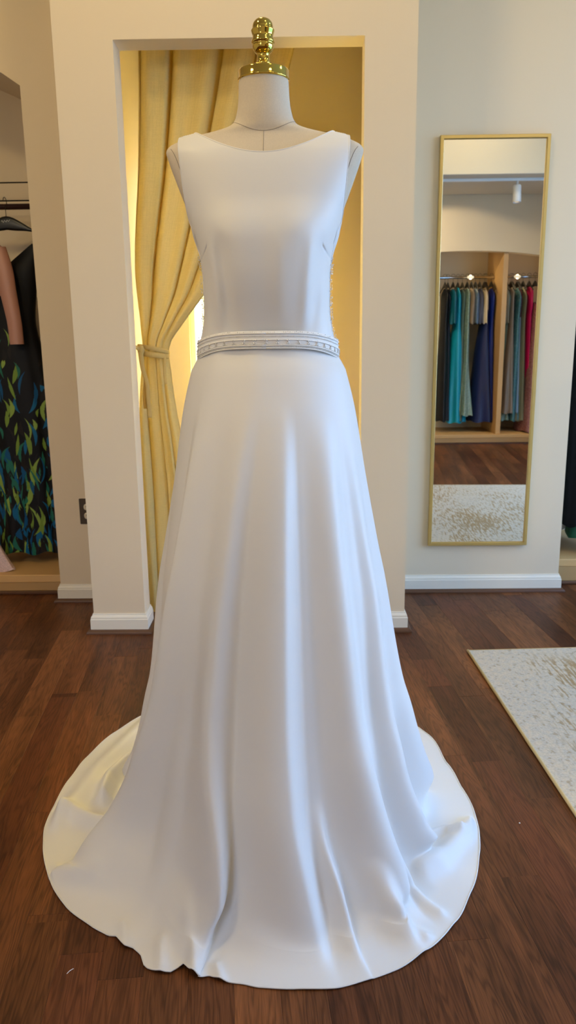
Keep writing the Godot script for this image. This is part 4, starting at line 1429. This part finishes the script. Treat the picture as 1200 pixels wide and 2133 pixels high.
func bead_cloud(called: String, at: Array, r: float, parent: Node, m: Material = null) -> void:
	var sp := SphereMesh.new()
	sp.radius = r
	sp.height = r * 2
	sp.radial_segments = 8
	sp.rings = 4
	var mm := MultiMesh.new()
	mm.transform_format = MultiMesh.TRANSFORM_3D
	mm.mesh = sp
	mm.instance_count = at.size()
	for i in at.size():
		mm.set_instance_transform(i, Transform3D(Basis().scaled(Vector3.ONE * rng.randf_range(0.7, 1.25)), at[i]))
	var o := MultiMeshInstance3D.new()
	o.multimesh = mm
	o.material_override = m if m else M.pearl
	o.name = called
	o.set_meta("kind", "stuff")
	parent.add_child(o, true)

func belt_ring(w: float, out: float) -> Array:
	# [x, z, droop] of the belt at angle w from the front
	var a := 0.1475 + out
	var f := 0.112 + out
	var b := 0.110 + out
	return [a * sin(w), (f if cos(w) > 0 else b) * cos(w), pow(absf(sin(w)), 4.0)]

func belt(t: Node) -> void:
	var bt := put("belt", _belt_mesh(), M.lace, t)
	meta(bt, "ivory beaded lace belt")
	# cords and rows of beads
	for q in [[1.148, 0.0042, 0.0012], [1.1355, 0.0048, 0.0013], [1.1245, 0.0048, 0.0014], [1.119, 0.0044, 0.0015]]:
		var path := []
		for k in 97:
			var w := TAU * k / 96
			var p := belt_ring(w, q[1] + 0.0008)
			path.append(Vector3(p[0], q[0] + 0.005 - 0.021 * p[2] * (1.3 - (q[0] - 1.11) * 9.0), p[1]))
		put("cord", tube_mesh(path, q[2], 6), M.lace, bt)
	var tiny := []
	var big := []
	for k in 420:
		var w := TAU * k / 420.0
		for q in [[1.1425, 0.0052], [1.1265, 0.0058], [1.1215, 0.0058]]:
			var p := belt_ring(w, q[1])
			tiny.append(Vector3(p[0], q[0] + 0.005 - 0.021 * p[2] * (1.3 - (q[0] - 1.11) * 9.0), p[1]))
		if k % 2 == 0:
			var p := belt_ring(w, 0.004)
			tiny.append(Vector3(p[0], 1.150 + rng.randf_range(-0.002, 0.002) + 0.005 - 0.019 * p[2], p[1]))
		if k % 10 == 0:
			for d in [[0, 0], [0.012, 0.003], [-0.012, 0.003], [0.012, -0.003], [-0.012, -0.003], [0.0, 0.004]]:
				var p := belt_ring(w + d[0], 0.0058)
				big.append(Vector3(p[0], 1.1365 + d[1] - 0.023 * p[2], p[1]))
	bead_cloud("beads", tiny, 0.0009, bt)
	bead_cloud("pearls", big, 0.0016, bt)

func _belt_mesh() -> ArrayMesh:
	var prof := [[1.153, 0.001], [1.152, 0.0035], [1.147, 0.0042], [1.144, 0.0035], [1.137, 0.0048], [1.127, 0.0050], [1.124, 0.0040], [1.121, 0.0046], [1.1195, 0.001]]
	var pts := PackedVector3Array()
	for q in prof:
		for k in 144:
			var w := TAU * k / 144
			var p := belt_ring(w, q[1])
			pts.append(Vector3(p[0], q[0] + 0.005 - 0.021 * p[2] * (1.3 - (q[0] - 1.11) * 9.0), p[1]))
	var st := begin()
	grid(st, pts, prof.size(), 144, true, false)
	return done(st)

func fold_shape(d: float) -> float:
	# 1 at the crest, 0 at d = 1
	if d >= 1.0: return 0.0
	return 0.5 + 0.5 * cos(PI * d)

func skirt(t: Node) -> void:
	skirt_tables()
	var RX := [[0.0, 0.345], [0.16, 0.315], [0.26, 0.300], [0.34, 0.282], [0.6, 0.247], [0.665, 0.236], [0.97, 0.189], [1.06, 0.167], [1.12, 0.150]]
	var RF := [[0.0, 0.420], [0.16, 0.374], [0.34, 0.322], [0.66, 0.242], [0.97, 0.164], [1.06, 0.132], [1.12, 0.110]]
	var RB := [[0.0, 0.40], [0.34, 0.31], [0.66, 0.24], [0.97, 0.165], [1.06, 0.132], [1.12, 0.110]]
	var cols := 540
	var up := 92
	var fl := 58
	var c0 := 0.020
	var ca := 0.955
	# rows: arc length before the floor, then share of the way to the hem
	var ells := []
	for j in up:
		var s := float(j) / up
		ells.append(-1.175 * pow(1.0 - s, 1.35))
	var rows := up + fl + 1
	var pts := PackedVector3Array()
	pts.resize(rows * cols)
	# ridge values per row
	var nr := RIDGES.size()
	var CORNER := PackedFloat32Array()
	for c in cols:
		var f := -180.0 + 360.0 * c / cols
		CORNER.append(0.020 + 0.050 * exp(-pow((f + 42.0) / 13.0, 2.0)) + 0.032 * exp(-pow((f + 8.0) / 11.0, 2.0)) + 0.012 * exp(-pow((f - 25.0) / 14.0, 2.0)))
	for j in rows:
		var floor_f := 0.0
		var l := 0.0
		if j < up: l = ells[j]
		else: floor_f = float(j - up) / fl
		var hh := 0.5 * (-l + sqrt(l * l + 4.0 * c0 * c0)) if j < up else 0.0
		var y0 := ca * hh
		var q := y0 - c0 * 0.9 * smoothstep(0.7, 0.0, y0) if j < up else -floor_f
		var qp := maxf(q, 0.0)
		var qq := qp * qp / (qp + 0.015) if j < up else q
		var rx := tab(RX, maxf(qq, 0.0))
		var rf := tab(RF, maxf(qq, 0.0))
		var rb := tab(RB, maxf(qq, 0.0))
		var nip := 1.0 - 0.07 * smoothstep(1.07, 1.115, y0)
		rx *= nip; rf *= nip; rb *= nip
		if j >= up:
			rx = tab(RX, 0); rf = tab(RF, 0); rb = tab(RB, 0)
		var lean := smoothstep(0.42, 0.04, maxf(qq, 0.0))
		var ra := PackedFloat32Array()
		var rs := PackedFloat32Array()
		for k in nr:
			ra.append(tab(RIDGES[k][0], maxf(qq, 0.0)))
			rs.append(tab(RIDGES[k][3], maxf(qq, 0.0)))
		for c in cols:
			var phi := -180.0 + 360.0 * c / cols
			var w := deg_to_rad(phi)
			var sn := sin(w)
			var cs := cos(w)
			var disp := 0.0
			var shear := 0.0
			var lift := 0.0
			for k in nr:
				if absf(rs[k]) <= 0.0002: continue
				var R: Array = RIDGES[k]
				var d := wrapf(phi - ra[k], -180.0, 180.0)
				var e: float = -d / R[1] if d < 0 else d / R[2]
				if e >= 1.0: continue
				var f := (0.5 + 0.5 * cos(PI * e)) * rs[k]
				disp += f
				shear += f * R[4] * lean
				if j >= up - 14:
					var a0: float = R[6] if R.size() > 6 else tab(R[3], 0.0)
					lift += R[5] * f / maxf(a0, 0.005)
			# gather dip: the cloth also pulls in a little between folds
			var bx = rx * sn * (1.0 - 0.07 * smoothstep(0.7, 0.1, maxf(qq, 0.0)) if sn < 0 else 1.0)
			var bz := (rf if cs > 0 else rb) * cs
			var b := Vector2(bx, bz)
			var n := Vector2(sn, cs)
			var tg := Vector2(cs, -sn)
			b += n * disp + tg * shear
			var th := atan2(b.x, b.y)
			var br := b.length()
			var rh := hem_radius(th)
			rh = maxf(rh, br + 0.02)
			var L := rh - br
			var ell := l if j < up else floor_f * L
			var cc: float = CORNER[c]
			var gg := 0.5 * (ell + sqrt(ell * ell + 4.0 * cc * cc))
			var gL := 0.5 * (L + sqrt(L * L + 4.0 * cc * cc))
			var hl := 0.5 * (-ell + sqrt(ell * ell + 4.0 * cc * cc))
			var hL := 0.5 * (-L + sqrt(L * L + 4.0 * cc * cc))
			var y := ca * (hl - hL * smoothstep(-0.3, L, ell))
			var r := br + (rh - br) * gg / gL
			var dir := b / br
			var P := dir * r
			y += lift * exp(-maxf(ell, 0.0) / 0.045) * smoothstep(-0.03, 0.03, ell)
			if j > up - 20:
				var wx := Vector2(P.x + CX, P.y + CZ)
				var fade := smoothstep(1.0, 0.86, floor_f) if j >= up else smoothstep(-0.12, 0.0, ell)
				for k in WRINKLES.size():
					var W: Array = WRINKLES[k]
					var best := 9.0
					var tip := 1.0
					for i in W[0].size() - 1:
						var a1: Vector2 = W[0][i]
						var a2: Vector2 = W[0][i + 1]
						var ab := a2 - a1
						var s: float = clampf((wx - a1).dot(ab) / ab.length_squared(), 0, 1)
						best = minf(best, (wx - a1 - ab * s).length())
					var e: float = best / W[2]
					if e < 2.4:
						var ff := 1.0 if (k >= 8 and j >= up) else fade
						y += W[1] * exp(-e * e) * ff
			y += 0.0025
			pts[j * cols + c] = Vector3(P.x, y, P.y)
	var st := begin()
	grid(st, pts, rows, cols, true, false)
	var sk := put("skirt", done(st), M.satin, t)
	meta(sk, "A-line satin skirt spreading into a round train")
	# rolled hem
	var edge := []
	for c in range(0, cols, 1): edge.append(pts[(rows - 1) * cols + c])
	edge.append(edge[0])
	put("hem_edge", tube_mesh(edge, 0.0016, 6), M.satin, sk)
